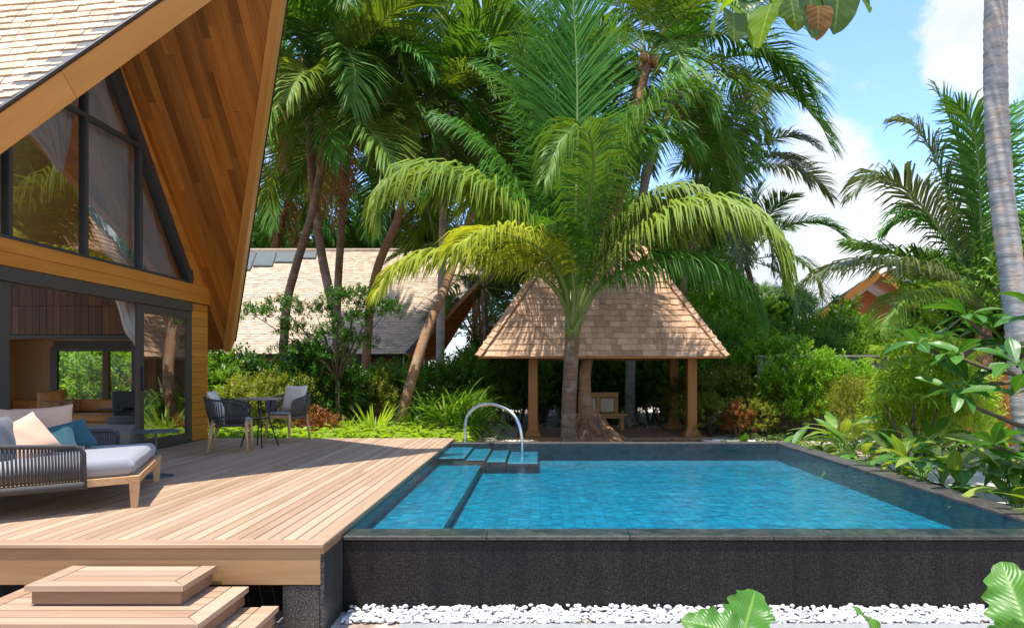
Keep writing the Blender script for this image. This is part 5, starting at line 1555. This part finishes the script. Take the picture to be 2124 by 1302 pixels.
row('tall leafy shrub in the hedge before the grey fence', 'tall shrubs before the fence', [(X(1500, 23), 23, 1.5, 1.8, 'tall fine leaved shrub beside the pavilion hip'), (X(1570, 22.5), 22.5, 1.4, 1.6, 'tall fine leaved shrub between pavilion and fence'), (X(1640, 22), 22, 1.2, 1.6, 'fine leaved shrub rising over the first fence boards'), (X(1450, 24.5), 24.5, 1.5, 2.1, 'tallest fine leaved shrub behind the pavilion roof corner'), (X(1700, 22.4), 22.4, 1.3, 1.75, 'fine leaved shrub behind the fence boards')], 'fine')
row('bright green bushy tree over the hedge right of the pavilion', 'bright bushes over the hedge', [(X(1460, 26), 26, 1.9, 2.3, 'bright green bush showing over the pavilion hip'), (X(1545, 26.5), 26.5, 2.0, 2.2, 'bright green bush under the drooping palm fronds'), (X(1640, 27), 27, 1.9, 2.0, 'bright green bush against the white cloud'), (X(1720, 25.8), 25.8, 1.7, 2.2, 'bright green bush beside the orange villa soffit'), (X(1790, 25), 25, 1.6, 1.75, 'bright green bush right under the orange villa soffit')], 'bright')
row('dark leaved bush in the hedge below the orange soffit', 'dark bushes below the orange soffit', [(X(1750, 23.6), 23.6, 1.3, 1.7, 'mid green bush behind the middle of the fence'), (X(1830, 23), 23, 1.5, 1.75, 'mid green bush covering the foot of the villa wall'), (X(1900, 22.5), 22.5, 1.4, 1.8, 'mid green bush behind the lime star leaved shrub'), (X(1960, 23), 23, 1.5, 2.0, 'mid green bush behind the young silvery palm'), (X(1905, 25.5), 25.5, 1.7, 2.3, 'mid green bush hiding the lower villa gable')], 'mid')
row('sparse upright bush on the sand before the fence', 'sparse bushes on the sand', [(X(1770, 16.8), 16.8, .55, .95, 'sparse upright bush standing on the sand path edge'), (X(1735, 18.5), 18.5, .6, .85, 'sparse bush right in front of the fence boards'), (X(1860, 17.5), 17.5, .6, .75, 'sparse low bush beside the wooden gate')], 'olive')
row('sunlit bush before the grey fence boards', 'sunlit bushes before the fence', [(X(1650, 19.5), 19.5, 1.0, 1.35, 'rounded sunlit bush before the first fence boards'), (X(1720, 19.0), 19.0, .8, 1.2, 'sunlit bush before the middle of the fence'), (X(1600, 21.3), 21.3, 1.2, 1.5, 'sunlit bush closing the end of the fence'), (X(1800, 19.3), 19.3, .9, 1.1, 'sunlit bush before the fence next to the gate')], 'bright')
row('tall dark bush closing the gap behind the pavilion roof edge', 'dark bushes closing the gap', [(X(1380, 28), 28, 1.8, 2.0), (X(1250, 29), 29, 1.9, 2.0), (X(1130, 29), 29, 1.8, 2.0), (X(1030, 27), 27, 1.5, 1.9)], 'dark')
row('lime green shrub before the gate', 'lime shrubs before the gate', [(X(1868, 12.4), 12.4, .62, .80, 'lime green shrub under the outermost plumeria leaves'), (X(1935, 12.0), 12.0, .66, .92, 'lime green shrub in front of the wooden gate edge'), (X(1995, 12.8), 12.8, .6, .85, 'lime green shrub between young palm and gate')], 'lime')
# big trees
def tree(label, px, y, h, crowns, kind, seed, group=None):
    r_ = random.Random(seed); base = gp(px, y)
    t = thing('broadleaf_tree', label, 'tree', group, base)
    mb = MB()
    mb.tube([(0, 0, 0), (.1, 0, h * .4), (0, .1, h * .75)], [.2, .14, .06], 9)
    mb.build('trunk', M['stem'], t, True)
    for i in range(crowns):
        a = r_.uniform(0, 6.28); rr = h * .26 * r_.uniform(.2, 1)
        c = Vector((rr * math.cos(a), rr * math.sin(a), h * r_.uniform(.38, .92)))
        o = use_mesh('crown', SH[kind][r_.randrange(2)], t); s = h * r_.uniform(.15, .22)
        o.location = c; o.scale = (s, s, s * .9); o.rotation_euler = (r_.uniform(-.4, .4), r_.uniform(-.4, .4), a)
        MB().tube([(0, .05, h * .3), c * .6 + Vector((0, 0, h * .15)), c], [.07, .04, .012], 6).build('branch', M['stem'], t, True)
    return t
tree('dense dark tree rising behind the pale palm trunk', 2125, 17.5, 5.6, 9, 'mid', 1)
tree('leafy tree filling the space behind the young silvery palm', 2045, 18.2, 5.4, 9, 'mid', 9)
tree('dark leafy tree between the silvery young palm and the villa soffit', 2010, 20, 4.8, 9, 'mid', 2)
tree('large leaved tree whose branch reaches out beside the pale trunk', 2215, 13.0, 6.2, 5, 'mid', 3)
for i, (px, y, h, kd) in enumerate([(300, 38, 7, 'dark'), (470, 38, 11, 'dark'), (560, 42, 11, 'dark'), (640, 39, 9.5, 'dark'), (760, 40, 9.5, 'dark'), (880, 39, 9, 'dark'), (1000, 38, 9, 'dark'), (1110, 40, 13, 'dark'), (1220, 38, 13, 'dark'), (1330, 40, 12.5, 'dark'), (1430, 38, 10.0, 'dark'), (1530, 39, 6.6, 'mid'), (1620, 40, 6.2, 'dark'), (1960, 38, 7.4, 'dark'), (2080, 36, 8, 'mid')]):
    tree('distant broadleaf tree in the wood behind the palms and villas', px, y, h, 8, kd, 40 + i, 'trees of the wood behind')

# sapling with loose dark leaves in front of the far villa
sp_ = thing('garden_sapling', 'slim sapling with loose dark leaves before the pale shingle roof', 'tree', None, gp(700, 16.2))
sb = gp(700, 16.2)
heads = [(530, 655, 16.4), (590, 640, 16.1), (612, 690, 16.0), (655, 650, 16.3), (700, 625, 16.2), (745, 618, 16.2), (775, 640, 16.3), (800, 648, 16.2), (730, 668, 16.0), (690, 700, 16.1), (640, 735, 16.0), (745, 715, 16.2), (600, 735, 16.2)]
sm = MB()
fork = P(700, 790, 16.2) - sb
sm.tube([(0, 0, 0), fork], [.06, .045], 8); sm.build('trunk', M['stem'], sp_, True)
for a, b_, c in heads:
    q = P(a, b_, c) - sb
    MB().tube([fork, (fork + q) / 2 + Vector((0, 0, .12)), q], [.03, .018, .007], 6).build('branch', M['stem'], sp_, True)
    o = use_mesh('leaf_cluster', SH['airy'][rs.randrange(2)], sp_); o.location = q; o.scale = (.42, .42, .36); o.rotation_euler = (0, 0, rs.uniform(0, 6))

# ------------------------------------------------------------------ strap-leaved clumps
def strap_mesh(seed, n_, L, w, droop, mat, spread=.9):
    r_ = np.random.default_rng(seed); V = []; F_ = []; k = 0
    for i in range(n_):
        az = r_.uniform(0, 6.283); e = R(r_.uniform(90 - 55 * spread, 88)); l_ = L * r_.uniform(.65, 1.1); p = np.array([.08 * math.cos(az), .08 * math.sin(az), 0.0]); wv = np.array([-math.sin(az), math.cos(az), 0])
        dd = droop * r_.uniform(.7, 1.3); seg = 6
        for j in range(seg + 1):
            s = j / seg; ww = w * (.5 + .5 * math.sin(math.pi * min(1, .25 + s * .6))) * (1 - s ** 3 * .96)
            V += [p - wv * ww / 2, p + wv * ww / 2]
            e_ = e - dd * s ** 1.4
            p = p + np.array([math.cos(az) * math.cos(e_), math.sin(az) * math.cos(e_), math.sin(e_)]) * l_ / seg
        for j in range(seg):
            a = k + 2 * j; F_ += [(a, a + 1, a + 3, a + 2)]
        k += 2 * (seg + 1)
    return np_mesh('leaves', np.array(V), np.array(F_), mat)
STR = [strap_mesh(1, 130, 1.5, .05, 2.0, M['leaf_mid']), strap_mesh(2, 130, 1.5, .05, 2.1, M['leaf_bright']), strap_mesh(3, 34, 1.1, .075, .7, M['leaf_lime'], .6)]
def strap(label, px, y, s, k, group, z=None):
    x = X(px, y); t = thing('strap_leaf_plant', label, 'plant', group, (x, y, ground_z(x, y) - .02))
    o = use_mesh('leaves', STR[k], t); o.scale = (s, s, s); o.rotation_euler = (0, 0, rs.uniform(0, 6.28))
for px, y, s, k in ((885, 17.5, 1.1, 0), (925, 17.0, 1.2, 1), (970, 17.3, 1.2, 0), (945, 18.4, 1.35, 0), (965, 19.2, 1.25, 0), (900, 18.8, 1.3, 1), (860, 16.4, .85, 0), (860, 19.5, 1.0, 1)):
    strap('arching strap leaved clump in the green bank behind the pool rail', px, y, s, k, 'strap leaved clumps behind the pool rail')
for px, y, s in ((775, 15.6, 1.05), (715, 15.2, .8)):
    strap('stiff yellow green spiky plant beside the leaning palm', px, y, s, 2, 'spiky plants beside the leaning palm')
for px, y, s in ((1240, 24.0, 1.0), (1275, 24.4, 1.1), (1180, 24.2, 1.0)):
    strap('dark strap leaved clump behind the pavilion bench', px, y, s, 0, 'strap leaved clumps behind the bench')

# ------------------------------------------------------------------ ground cover (nobody could count it)
def cover(name, label, spots, n_each, ln, wd, hgt, mat, seed):
    r_ = np.random.default_rng(seed); pos = []; 
    for (x, y) in spots:
        h = hgt * r_.uniform(.5, 1.15); z = ground_z(x, y)
        for i in range(n_each):
            a = r_.uniform(0, 6.283); q = r_.uniform(.1, .9)
            pos.append((x, y, z + h * (.35 + .65 * r_.random()), a))
    pos = np.array(pos); a = pos[:, 3]
    d = np.stack([np.cos(a), np.sin(a), r_.uniform(-.25, .45, len(a))], 1)
    up = unit(np.array([0, 0, 1.0])[None] + r_.standard_normal((len(a), 3)) * .25)
    V, F_ = leaf_arrays(pos[:, :3] + d * .03, d, up, ln * r_.uniform(.7, 1.25, len(a)), wd * r_.uniform(.75, 1.2, len(a)), .2, .2)
    return tag(use_mesh(name, np_mesh(name, V, F_, mat)), label, 'ground cover', kind='stuff')
r2 = np.random.default_rng(5)
spots = [(x, y) for x, y in zip(r2.uniform(-6.6, -1.5, 2300), r2.uniform(12.9, 16.4, 2300))]
spots += [(x, y) for x, y in zip(r2.uniform(-2.6, -1.9, 170), r2.uniform(16.2, 18.5, 170))]
cover('ground_cover', 'light green leafy ground cover along the far deck edge', spots, 9, .17, .105, .50, M['leaf_lime'], 6)
spots = [(x, y) for x, y in zip(r2.uniform(4.9, 12.5, 700), r2.uniform(13.5, 20.2, 700)) if (x * 7.3 + y * 3.1) % 2.2 < 1.2]
cover('low_undergrowth', 'low scattered undergrowth on the sandy bed by the fence', spots, 8, .12, .06, .22, M['leaf_mid'], 7)
# fallen dry leaves round the pavilion
lp = [(x, y) for x, y in zip(r2.uniform(-2.5, 7.5, 1500), r2.uniform(13.0, 24, 1500)) if not (-.7 < x < 4.5 and 18.4 < y < 22)]
pos = np.array([(x, y, max(ground_z(x, y), -.6) + .012) for x, y in lp]); a = r2.uniform(0, 6.28, len(pos))
V, F_ = leaf_arrays(pos, np.stack([np.cos(a), np.sin(a), r2.uniform(-.1, .25, len(a))], 1), unit(np.array([0, 0, 1.0])[None] + r2.standard_normal((len(a), 3)) * .2), r2.uniform(.10, .22, len(a)), r2.uniform(.04, .10, len(a)), .3, .1)
M['dry_leaf'] = leaf_mat('dry_leaf', (.16, .08, .035), (.34, .20, .10), .1, .8)
tag(use_mesh('leaf_litter', np_mesh('leaf_litter', V, F_, M['dry_leaf'])), 'scattered dry fallen leaves on the sand round the pavilion', 'leaf litter', kind='stuff')

# ------------------------------------------------------------------ large single leaves
def big_leaf_mat(name, c1, c2, rib, trans=.3, rough=.28, vein=46.0):
    m, n, l, b, out = new_mat(name)
    t = n.new('ShaderNodeTexCoord'); sp = n.new('ShaderNodeSeparateXYZ'); l.new(t.outputs['UV'], sp.inputs[0])
    ay = n.new('ShaderNodeMath'); ay.operation = 'SUBTRACT'; l.new(sp.outputs[1], ay.inputs[0]); ay.inputs[1].default_value = .5
    ab = n.new('ShaderNodeMath'); ab.operation = 'ABSOLUTE'; l.new(ay.outputs[0], ab.inputs[0])
    md = n.new('ShaderNodeMapRange'); md.inputs[1].default_value = .012; md.inputs[2].default_value = .045; md.inputs[3].default_value = 1; md.inputs[4].default_value = 0; l.new(ab.outputs[0], md.inputs[0])
    vx = n.new('ShaderNodeMath'); vx.operation = 'MULTIPLY_ADD'; l.new(ab.outputs[0], vx.inputs[0]); vx.inputs[1].default_value = -.55; l.new(sp.outputs[0], vx.inputs[2])
    si = n.new('ShaderNodeMath'); si.operation = 'MULTIPLY'; l.new(vx.outputs[0], si.inputs[0]); si.inputs[1].default_value = vein * 2
    sn = n.new('ShaderNodeMath'); sn.operation = 'SINE'; l.new(si.outputs[0], sn.inputs[0])
    vn = n.new('ShaderNodeMapRange'); vn.inputs[1].default_value = .86; vn.inputs[2].default_value = 1.0; vn.inputs[4].default_value = .22; l.new(sn.outputs[0], vn.inputs[0])
    mxx = n.new('ShaderNodeMath'); mxx.operation = 'MAXIMUM'; l.new(md.outputs[0], mxx.inputs[0]); l.new(vn.outputs[0], mxx.inputs[1])
    oi = n.new('ShaderNodeObjectInfo')
    col = ramp_node(n, l, oi.outputs['Random'], [(0, c1), (1, c2)])
    g = noise_node(n, l, coord_vec(n, l, 'obj', (1, 1, 1)), 9, 4)
    col = mix_rgb(n, l, val_range(n, l, g, 0, .5), col, tuple(x * .6 for x in c1))
    col = mix_rgb(n, l, mxx.outputs[0], col, rib)
    l.new(col, b.inputs['Base Color']); b.inputs['Roughness'].default_value = rough
    bump_node(n, l, sn.outputs[0], .25, .004, b)
    tr = n.new('ShaderNodeBsdfTranslucent'); l.new(mix_rgb(n, l, 1.0, col, (1.6, 1.6, .4), 'MULTIPLY'), tr.inputs[0])
    mx = n.new('ShaderNodeMixShader'); mx.inputs[0].default_value = trans
    l.new(b.outputs[0], mx.inputs[1]); l.new(tr.outputs[0], mx.inputs[2]); l.new(mx.outputs[0], out.inputs[0])
    return m
M['big_green'] = big_leaf_mat('broad_leaf_green', (.040, .150, .008), (.105, .25, .014), (.15, .27, .04), .25, .42)
M['big_yellow'] = big_leaf_mat('broad_leaf_yellow', (.16, .28, .03), (.38, .42, .07), (.42, .45, .15))
M['plumeria'] = big_leaf_mat('plumeria_leaf', (.036, .130, .014), (.10, .24, .026), (.17, .26, .08), .25, .30)
M['hibiscus'] = big_leaf_mat('hanging_leaf', (.11, .20, .010), (.22, .32, .015), (.26, .34, .05), .5, .45, 20)
M['hibiscus_shaded'] = big_leaf_mat('hanging_leaf_shade', (.05, .10, .012), (.10, .15, .015), (.18, .24, .05), .45, .4, 20)  # darker copy of the hanging leaf, shade put into its colour
M['hibiscus_old'] = big_leaf_mat('hanging_leaf_old', (.24, .11, .012), (.30, .16, .02), (.30, .20, .05), .45, .45, 20)
def big_leaf(name, L, W, outline, fold, droop, wave, mat, seed, nu=16, nv=6, lob=0.0):
    r_ = random.Random(seed); V = []; UV = []; F_ = []
    ph = r_.uniform(0, 6)
    for i in range(nu + 1):
        u = i / nu; w = W / 2 * outline(u)
        for j in range(nv + 1):
            v = 2 * j / nv - 1
            lobf = 1 + lob * math.sin(u * 30 + (1 if v > 0 else 2) + ph) * abs(v) ** 2
            y = v * w * lobf
            z = abs(v) * w * fold - droop * L * u * u + wave * L * math.sin(u * 17 + ph + (0 if v > 0 else 1.4)) * abs(v) ** 1.5 * min(1, 4 * u * (1 - u) + .2)
            V.append((L * (u - .12 * droop * u * u), y, z)); UV.append((u, (v + 1) / 2))
    for i in range(nu):
        for j in range(nv):
            a = i * (nv + 1) + j; F_.append((a, a + nv + 1, a + nv + 2, a + 1))
    me = bpy.data.meshes.new(name); me.from_pydata(V, [], F_)
    me.polygons.foreach_set('use_smooth', [True] * len(me.polygons))
    uv = me.uv_layers.new(name='UVMap')
    for lp_ in me.loops: uv.data[lp_.index].uv = UV[lp_.vertex_index]
    me.materials.append(mat)
    return me
lance = lambda u: max(.02, math.sin(math.pi * min(1, u ** .85)) ** .8)
obov = lambda u: max(.03, math.sin(math.pi * u ** 1.5) ** .75)
heart = lambda u: max(.02, (1 - u) ** .62 * (u + .06) ** .28 * 1.55)
BL = {'lance': [big_leaf('leaf', .62, .17, lance, .25, d, .008, M['big_green'], k) for k, d in enumerate((.25, .5, .8))],
      'lance_y': [big_leaf('leaf', .55, .17, lance, .25, d, .008, M['big_yellow'], 10 + k) for k, d in enumerate((.25, .5, .8))],
      'broad': [big_leaf('leaf', .50, .30, heart, .15, d, .03, M['big_green'], 20 + k) for k, d in enumerate((.3, .6))],
      'plum': [big_leaf('leaf', .42, .15, obov, .3, d, .006, M['plumeria'], 30 + k) for k, d in enumerate((.1, .3, .55))]}
def leaf_at(me, parent, pos, az, el, s=1.0, roll=0.0, name='leaf'):
    o = use_mesh(name, me, parent)
    o.matrix_basis = Matrix.Translation(pos) @ Matrix.Rotation(az, 4, 'Z') @ Matrix.Rotation(-el, 4, 'Y') @ Matrix.Rotation(roll, 4, 'X') @ Matrix.Scale(s, 4)
    return o
M['stalk'] = plain('green_stalk', (.13, .22, .04), (.09, .16, .03), rough=.45, bump=0)
def leafy_plant(label, group, x, y, n_, h, kinds, s=1.0, seed=0, cat='plant', name='broad_leaf_plant'):
    r_ = random.Random(seed); t = thing(name, label, cat, group, (x, y, ground_z(x, y) - .02)); a0 = r_.uniform(0, 6.28)
    for i in range(n_):
        az = a0 + i * 2.4 + r_.uniform(-.3, .3); hh = h * r_.uniform(.55, 1.05); el = R(r_.uniform(15, 65)); off = .16 * s * r_.uniform(.5, 1.2)
        p = Vector((off * math.cos(az), off * math.sin(az), hh))
        MB().tube([(0, 0, 0), (off * .35 * math.cos(az), off * .35 * math.sin(az), hh * .6), p], [.012 * s, .009 * s, .006 * s], 6).build('stalk', M['stalk'], t, True)
        k = kinds[r_.randrange(len(kinds))]
        leaf_at(BL[k][r_.randrange(len(BL[k]))], t, p, az, el, s * r_.uniform(.75, 1.15), r_.uniform(-.4, .4))
    return t
rp_ = random.Random(9)
i = 0
for (x, y, h, kinds, s) in [(4.55, 6.0, .30, ('broad', 'lance_y'), .9), (4.85, 6.5, .42, ('broad', 'lance'), 1.0), (4.6, 7.0, .34, ('broad', 'lance_y'), .9), (5.2, 6.9, .5, ('broad',), 1.0), (4.95, 7.6, .4, ('lance_y', 'broad'), .95),
                            (4.5, 7.9, .26, ('lance', 'broad'), .8), (5.5, 7.7, .5, ('broad', 'lance_y'), 1.0), (4.75, 5.6, .34, ('broad',), .9), (5.15, 5.9, .45, ('broad', 'lance_y'), 1.0), (5.0, 6.25, .4, ('lance_y', 'lance'), .9), (5.45, 6.5, .5, ('broad',), 1.05), (4.45, 6.6, .22, ('lance_y', 'broad'), .7), (4.75, 8.2, .36, ('broad', 'lance_y'), .9), (5.25, 8.2, .42, ('lance_y',), 1.0)]:
    leafy_plant('glossy broad leaved plant in the sandy border along the pool coping', 'broad leaved plants along the pool', x, y, 9, h, kinds, s, 50 + i); i += 1
for (x, y, h, s) in [(4.6, 8.7, .40, .9), (4.75, 9.4, .42, .95), (4.55, 10.1, .42, .9), (5.0, 9.0, .35, .9), (4.7, 10.9, .45, .95), (4.9, 11.7, .5, 1.0), (4.3, 12.7, .45, .95), (5.3, 10.2, .42, .95), (5.4, 11.2, .45, 1.0), (3.7, 13.1, .40, .85), (5.7, 8.6, .45, 1.0), (4.45, 9.05, .3, .75), (4.5, 11.4, .34, .8), (5.1, 12.3, .45, .95), (4.9, 9.9, .34, .85), (5.9, 9.6, .5, 1.05), (5.9, 10.8, .5, 1.0), (6.3, 8.4, .5, 1.1)]:
    leafy_plant('yellow green ginger plant with long leaves by the far pool corner', 'ginger plants by the pool corner', x, y, 9, h, ('lance_y', 'lance'), s, 80 + i); i += 1

# star-leaved lime shrub before the gate
ls = thing('star_leaf_shrub', 'lime green shrub with finger like leaf clusters before the gate', 'shrub', None, gp(1900, 11.2)); lb = gp(1900, 11.2)
r_ = np.random.default_rng(61); hp_ = []; 
for i in range(230):
    a = r_.uniform(1815, 2020); b_ = r_.uniform(688, 830) + (abs(a - 1915) / 90) ** 2 * 22
    hp_.append(tuple(P(a, b_, 11.2 + r_.uniform(-.8, .9)) - lb))
hp_ = np.array(hp_); nf_ = 9
ip = np.repeat(np.arange(len(hp_)), nf_); th = np.tile(np.arange(nf_), len(hp_)) * 2 * math.pi / nf_ + r_.uniform(0, 6, len(hp_))[ip]
d = np.stack([np.cos(th), np.sin(th), np.full(len(th), -.25) + r_.normal(0, .2, len(th))], 1)
V, F_ = leaf_arrays(hp_[ip], d, unit(np.array([0, 0, 1.0])[None] + r_.standard_normal((len(th), 3)) * .15), r_.uniform(.17, .29, len(th)), r_.uniform(.036, .055, len(th)), .2, .25)
use_mesh('leaf_clusters', np_mesh('leaf_clusters', V, F_, M['leaf_lime']), ls)
for a in (-.5, 0, .45):
    MB().tube([(0, 0, 0), (a * .4, 0, .7), (a, .1, 1.5)], [.04, .03, .012], 7).build('stem', M['stem'], ls, True)

# plumeria in the right foreground
PYd = 7.4
pb = gp(2190, PYd)
plu = thing('plumeria_tree', 'plumeria with bare grey branches and long glossy leaves reaching over the border', 'tree', None, pb)
def pl(px, py, dy=0): return P(px, py, PYd + dy) - pb
limbs = [[(2190, 1050, 0), (2150, 900, 0), (2108, 880, 0), (2020, 842, -.1), (1985, 815, -.1)], [(2150, 900, 0), (2130, 800, .1), (2075, 795, .1), (2010, 800, .1)],
         [(2130, 800, .1), (2100, 775, 0), (2050, 765, 0), (1985, 740, 0)], [(2130, 800, .1), (2120, 740, .3), (2090, 720, .3)], [(2120, 740, .3), (2050, 700, .4), (2005, 660, .4)],
         [(2050, 700, .4), (1975, 750, .3), (1940, 730, .3), (1905, 715, .3)], [(2150, 900, 0), (2120, 940, -.4), (2062, 925, -.5)], [(2130, 800, .1), (2160, 720, .2), (2110, 760, -.3)], [(2130, 800, .1), (2150, 640, .2)]]
for q in limbs:
    MB().tube(bezier([pl(*c) for c in q], 14), [.032 - .0013 * k for k in range(14)], 8).build('branch', M['stem'], plu, True)
rr = random.Random(31)
for (a, b_, c, n_) in [(1985, 812, -.1, 9), (2010, 795, .1, 8), (1985, 738, 0, 7), (2090, 718, .3, 9), (2005, 655, .4, 9), (1905, 712, .3, 8), (2062, 922, -.5, 9), (2110, 758, -.3, 9), (2150, 640, .2, 9), (2060, 680, .4, 8), (2100, 820, -.4, 7), (1950, 700, .5, 7)]:
    p0 = pl(a, b_, c); a0 = rr.uniform(0, 6.28)
    for i in range(n_):
        leaf_at(BL['plum'][rr.randrange(3)], plu, p0, a0 + i * 2.4, R(rr.uniform(-10, 55)), rr.uniform(.75, 1.1), rr.uniform(-.5, .5))

# foreground elephant-ear plants below the path edge
BL['ear'] = [big_leaf('leaf', .46, .34, lambda u: max(.03, (1 - u) ** .55 * (u + .08) ** .3 * 1.5), .22, d, .05, M['big_green'], 40 + k, 26, 10, .13) for k, d in enumerate((.15, .3))]
def ear_plant(label, base, leaves):
    t = thing('elephant_ear_plant', label, 'plant', None, base)
    for (px, py, y, az, el, s, roll) in leaves:
        p = P(px, py, y) - Vector(base)
        MB().tube(bezier([Vector((0, 0, 0)), p * .5 + Vector((0, 0, .12)), p], 8), .010, 7).build('stalk', M['stalk'], t, True)
        leaf_at(BL['ear'][int(abs(roll) * 10) % 2], t, p, R(az), R(el), s, roll)
ear_plant('bright wavy leaved plant springing up before the white pebbles', (.98, 3.5, GZ), [(1535, 1330, 3.6, 52, 42, .80, .5), (1540, 1318, 3.55, 168, 16, .66, -.6), (1500, 1345, 3.5, 130, 14, .5, .3)])
ear_plant('single bright green leaf tip before the pebble strip', (1.72, 3.5, GZ), [(1850, 1355, 3.55, 125, 50, .60, .4)])
ear_plant('large ribbed leaf plant at the end of the pebble strip', (2.55, 3.6, GZ), [(2140, 1330, 3.65, 100, 62, .95, -.7), (2120, 1306, 3.6, 178, 6, .66, .5), (2190, 1345, 3.7, 70, 40, .9, .2)])

# overhanging branch with heart leaves at the top, on a tree standing outside the right of the view
hbx = Vector((5.4, 5.6, GZ - .05))
ht = thing('overhanging_tree', 'tree whose branch of backlit heart leaves hangs into the sky', 'tree', None, hbx)
MB().tube(bezier([Vector((0, 0, 0)), Vector((.05, 0, 2.2)), Vector((-.5, -.2, 4.0)), Vector((-1.6, -.4, 4.75))], 20), [.12 - .004 * k for k in range(20)], 10).build('trunk', M['stem'], ht, True)
def hh(px, py, y=5.2): return P(px, py, y) - hbx
MB().tube(bezier([Vector((-1.6, -.4, 4.75)), hh(1850, -70), hh(1700, -35), hh(1560, -25), hh(1490, -30)], 20), [.035 - .0013 * k for k in range(20)], 8).build('branch', M['stem'], ht, True)
HL = {k: [big_leaf('leaf', .26, .23, heart, .22, d, .02, M[k], 60 + i) for i, d in enumerate((.1, .25))] for k in ('hibiscus', 'hibiscus_shaded', 'hibiscus_old')}
for (px, py, y, az, el, s, k) in [(1497, -8, 5.1, 200, -62, .95, 'hibiscus'), (1520, 18, 5.0, 270, -70, .85, 'hibiscus_shaded'), (1510, 0, 5.2, 300, -50, .9, 'hibiscus'), (1560, -20, 5.3, 240, -45, .85, 'hibiscus_shaded'), (1600, 0, 5.0, 205, -66, 1.2, 'hibiscus'),
                                  (1595, -12, 5.2, 330, -40, .8, 'hibiscus'), (1640, -10, 5.1, 280, -70, .95, 'hibiscus_shaded'), (1630, -30, 5.3, 250, -30, .9, 'hibiscus'), (1680, -15, 5.0, 270, -72, 1.15, 'hibiscus_shaded'), (1697, 5, 4.95, 265, -78, .8, 'hibiscus_old'),
                                  (1735, -38, 5.1, 262, -68, 1.3, 'hibiscus_shaded'), (1770, -30, 5.2, 300, -55, .9, 'hibiscus'), (1660, -35, 5.2, 200, -30, .9, 'hibiscus'), (1800, -30, 5.3, 250, -40, .7, 'hibiscus'), (1545, -30, 5.0, 180, -30, .9, 'hibiscus')]:
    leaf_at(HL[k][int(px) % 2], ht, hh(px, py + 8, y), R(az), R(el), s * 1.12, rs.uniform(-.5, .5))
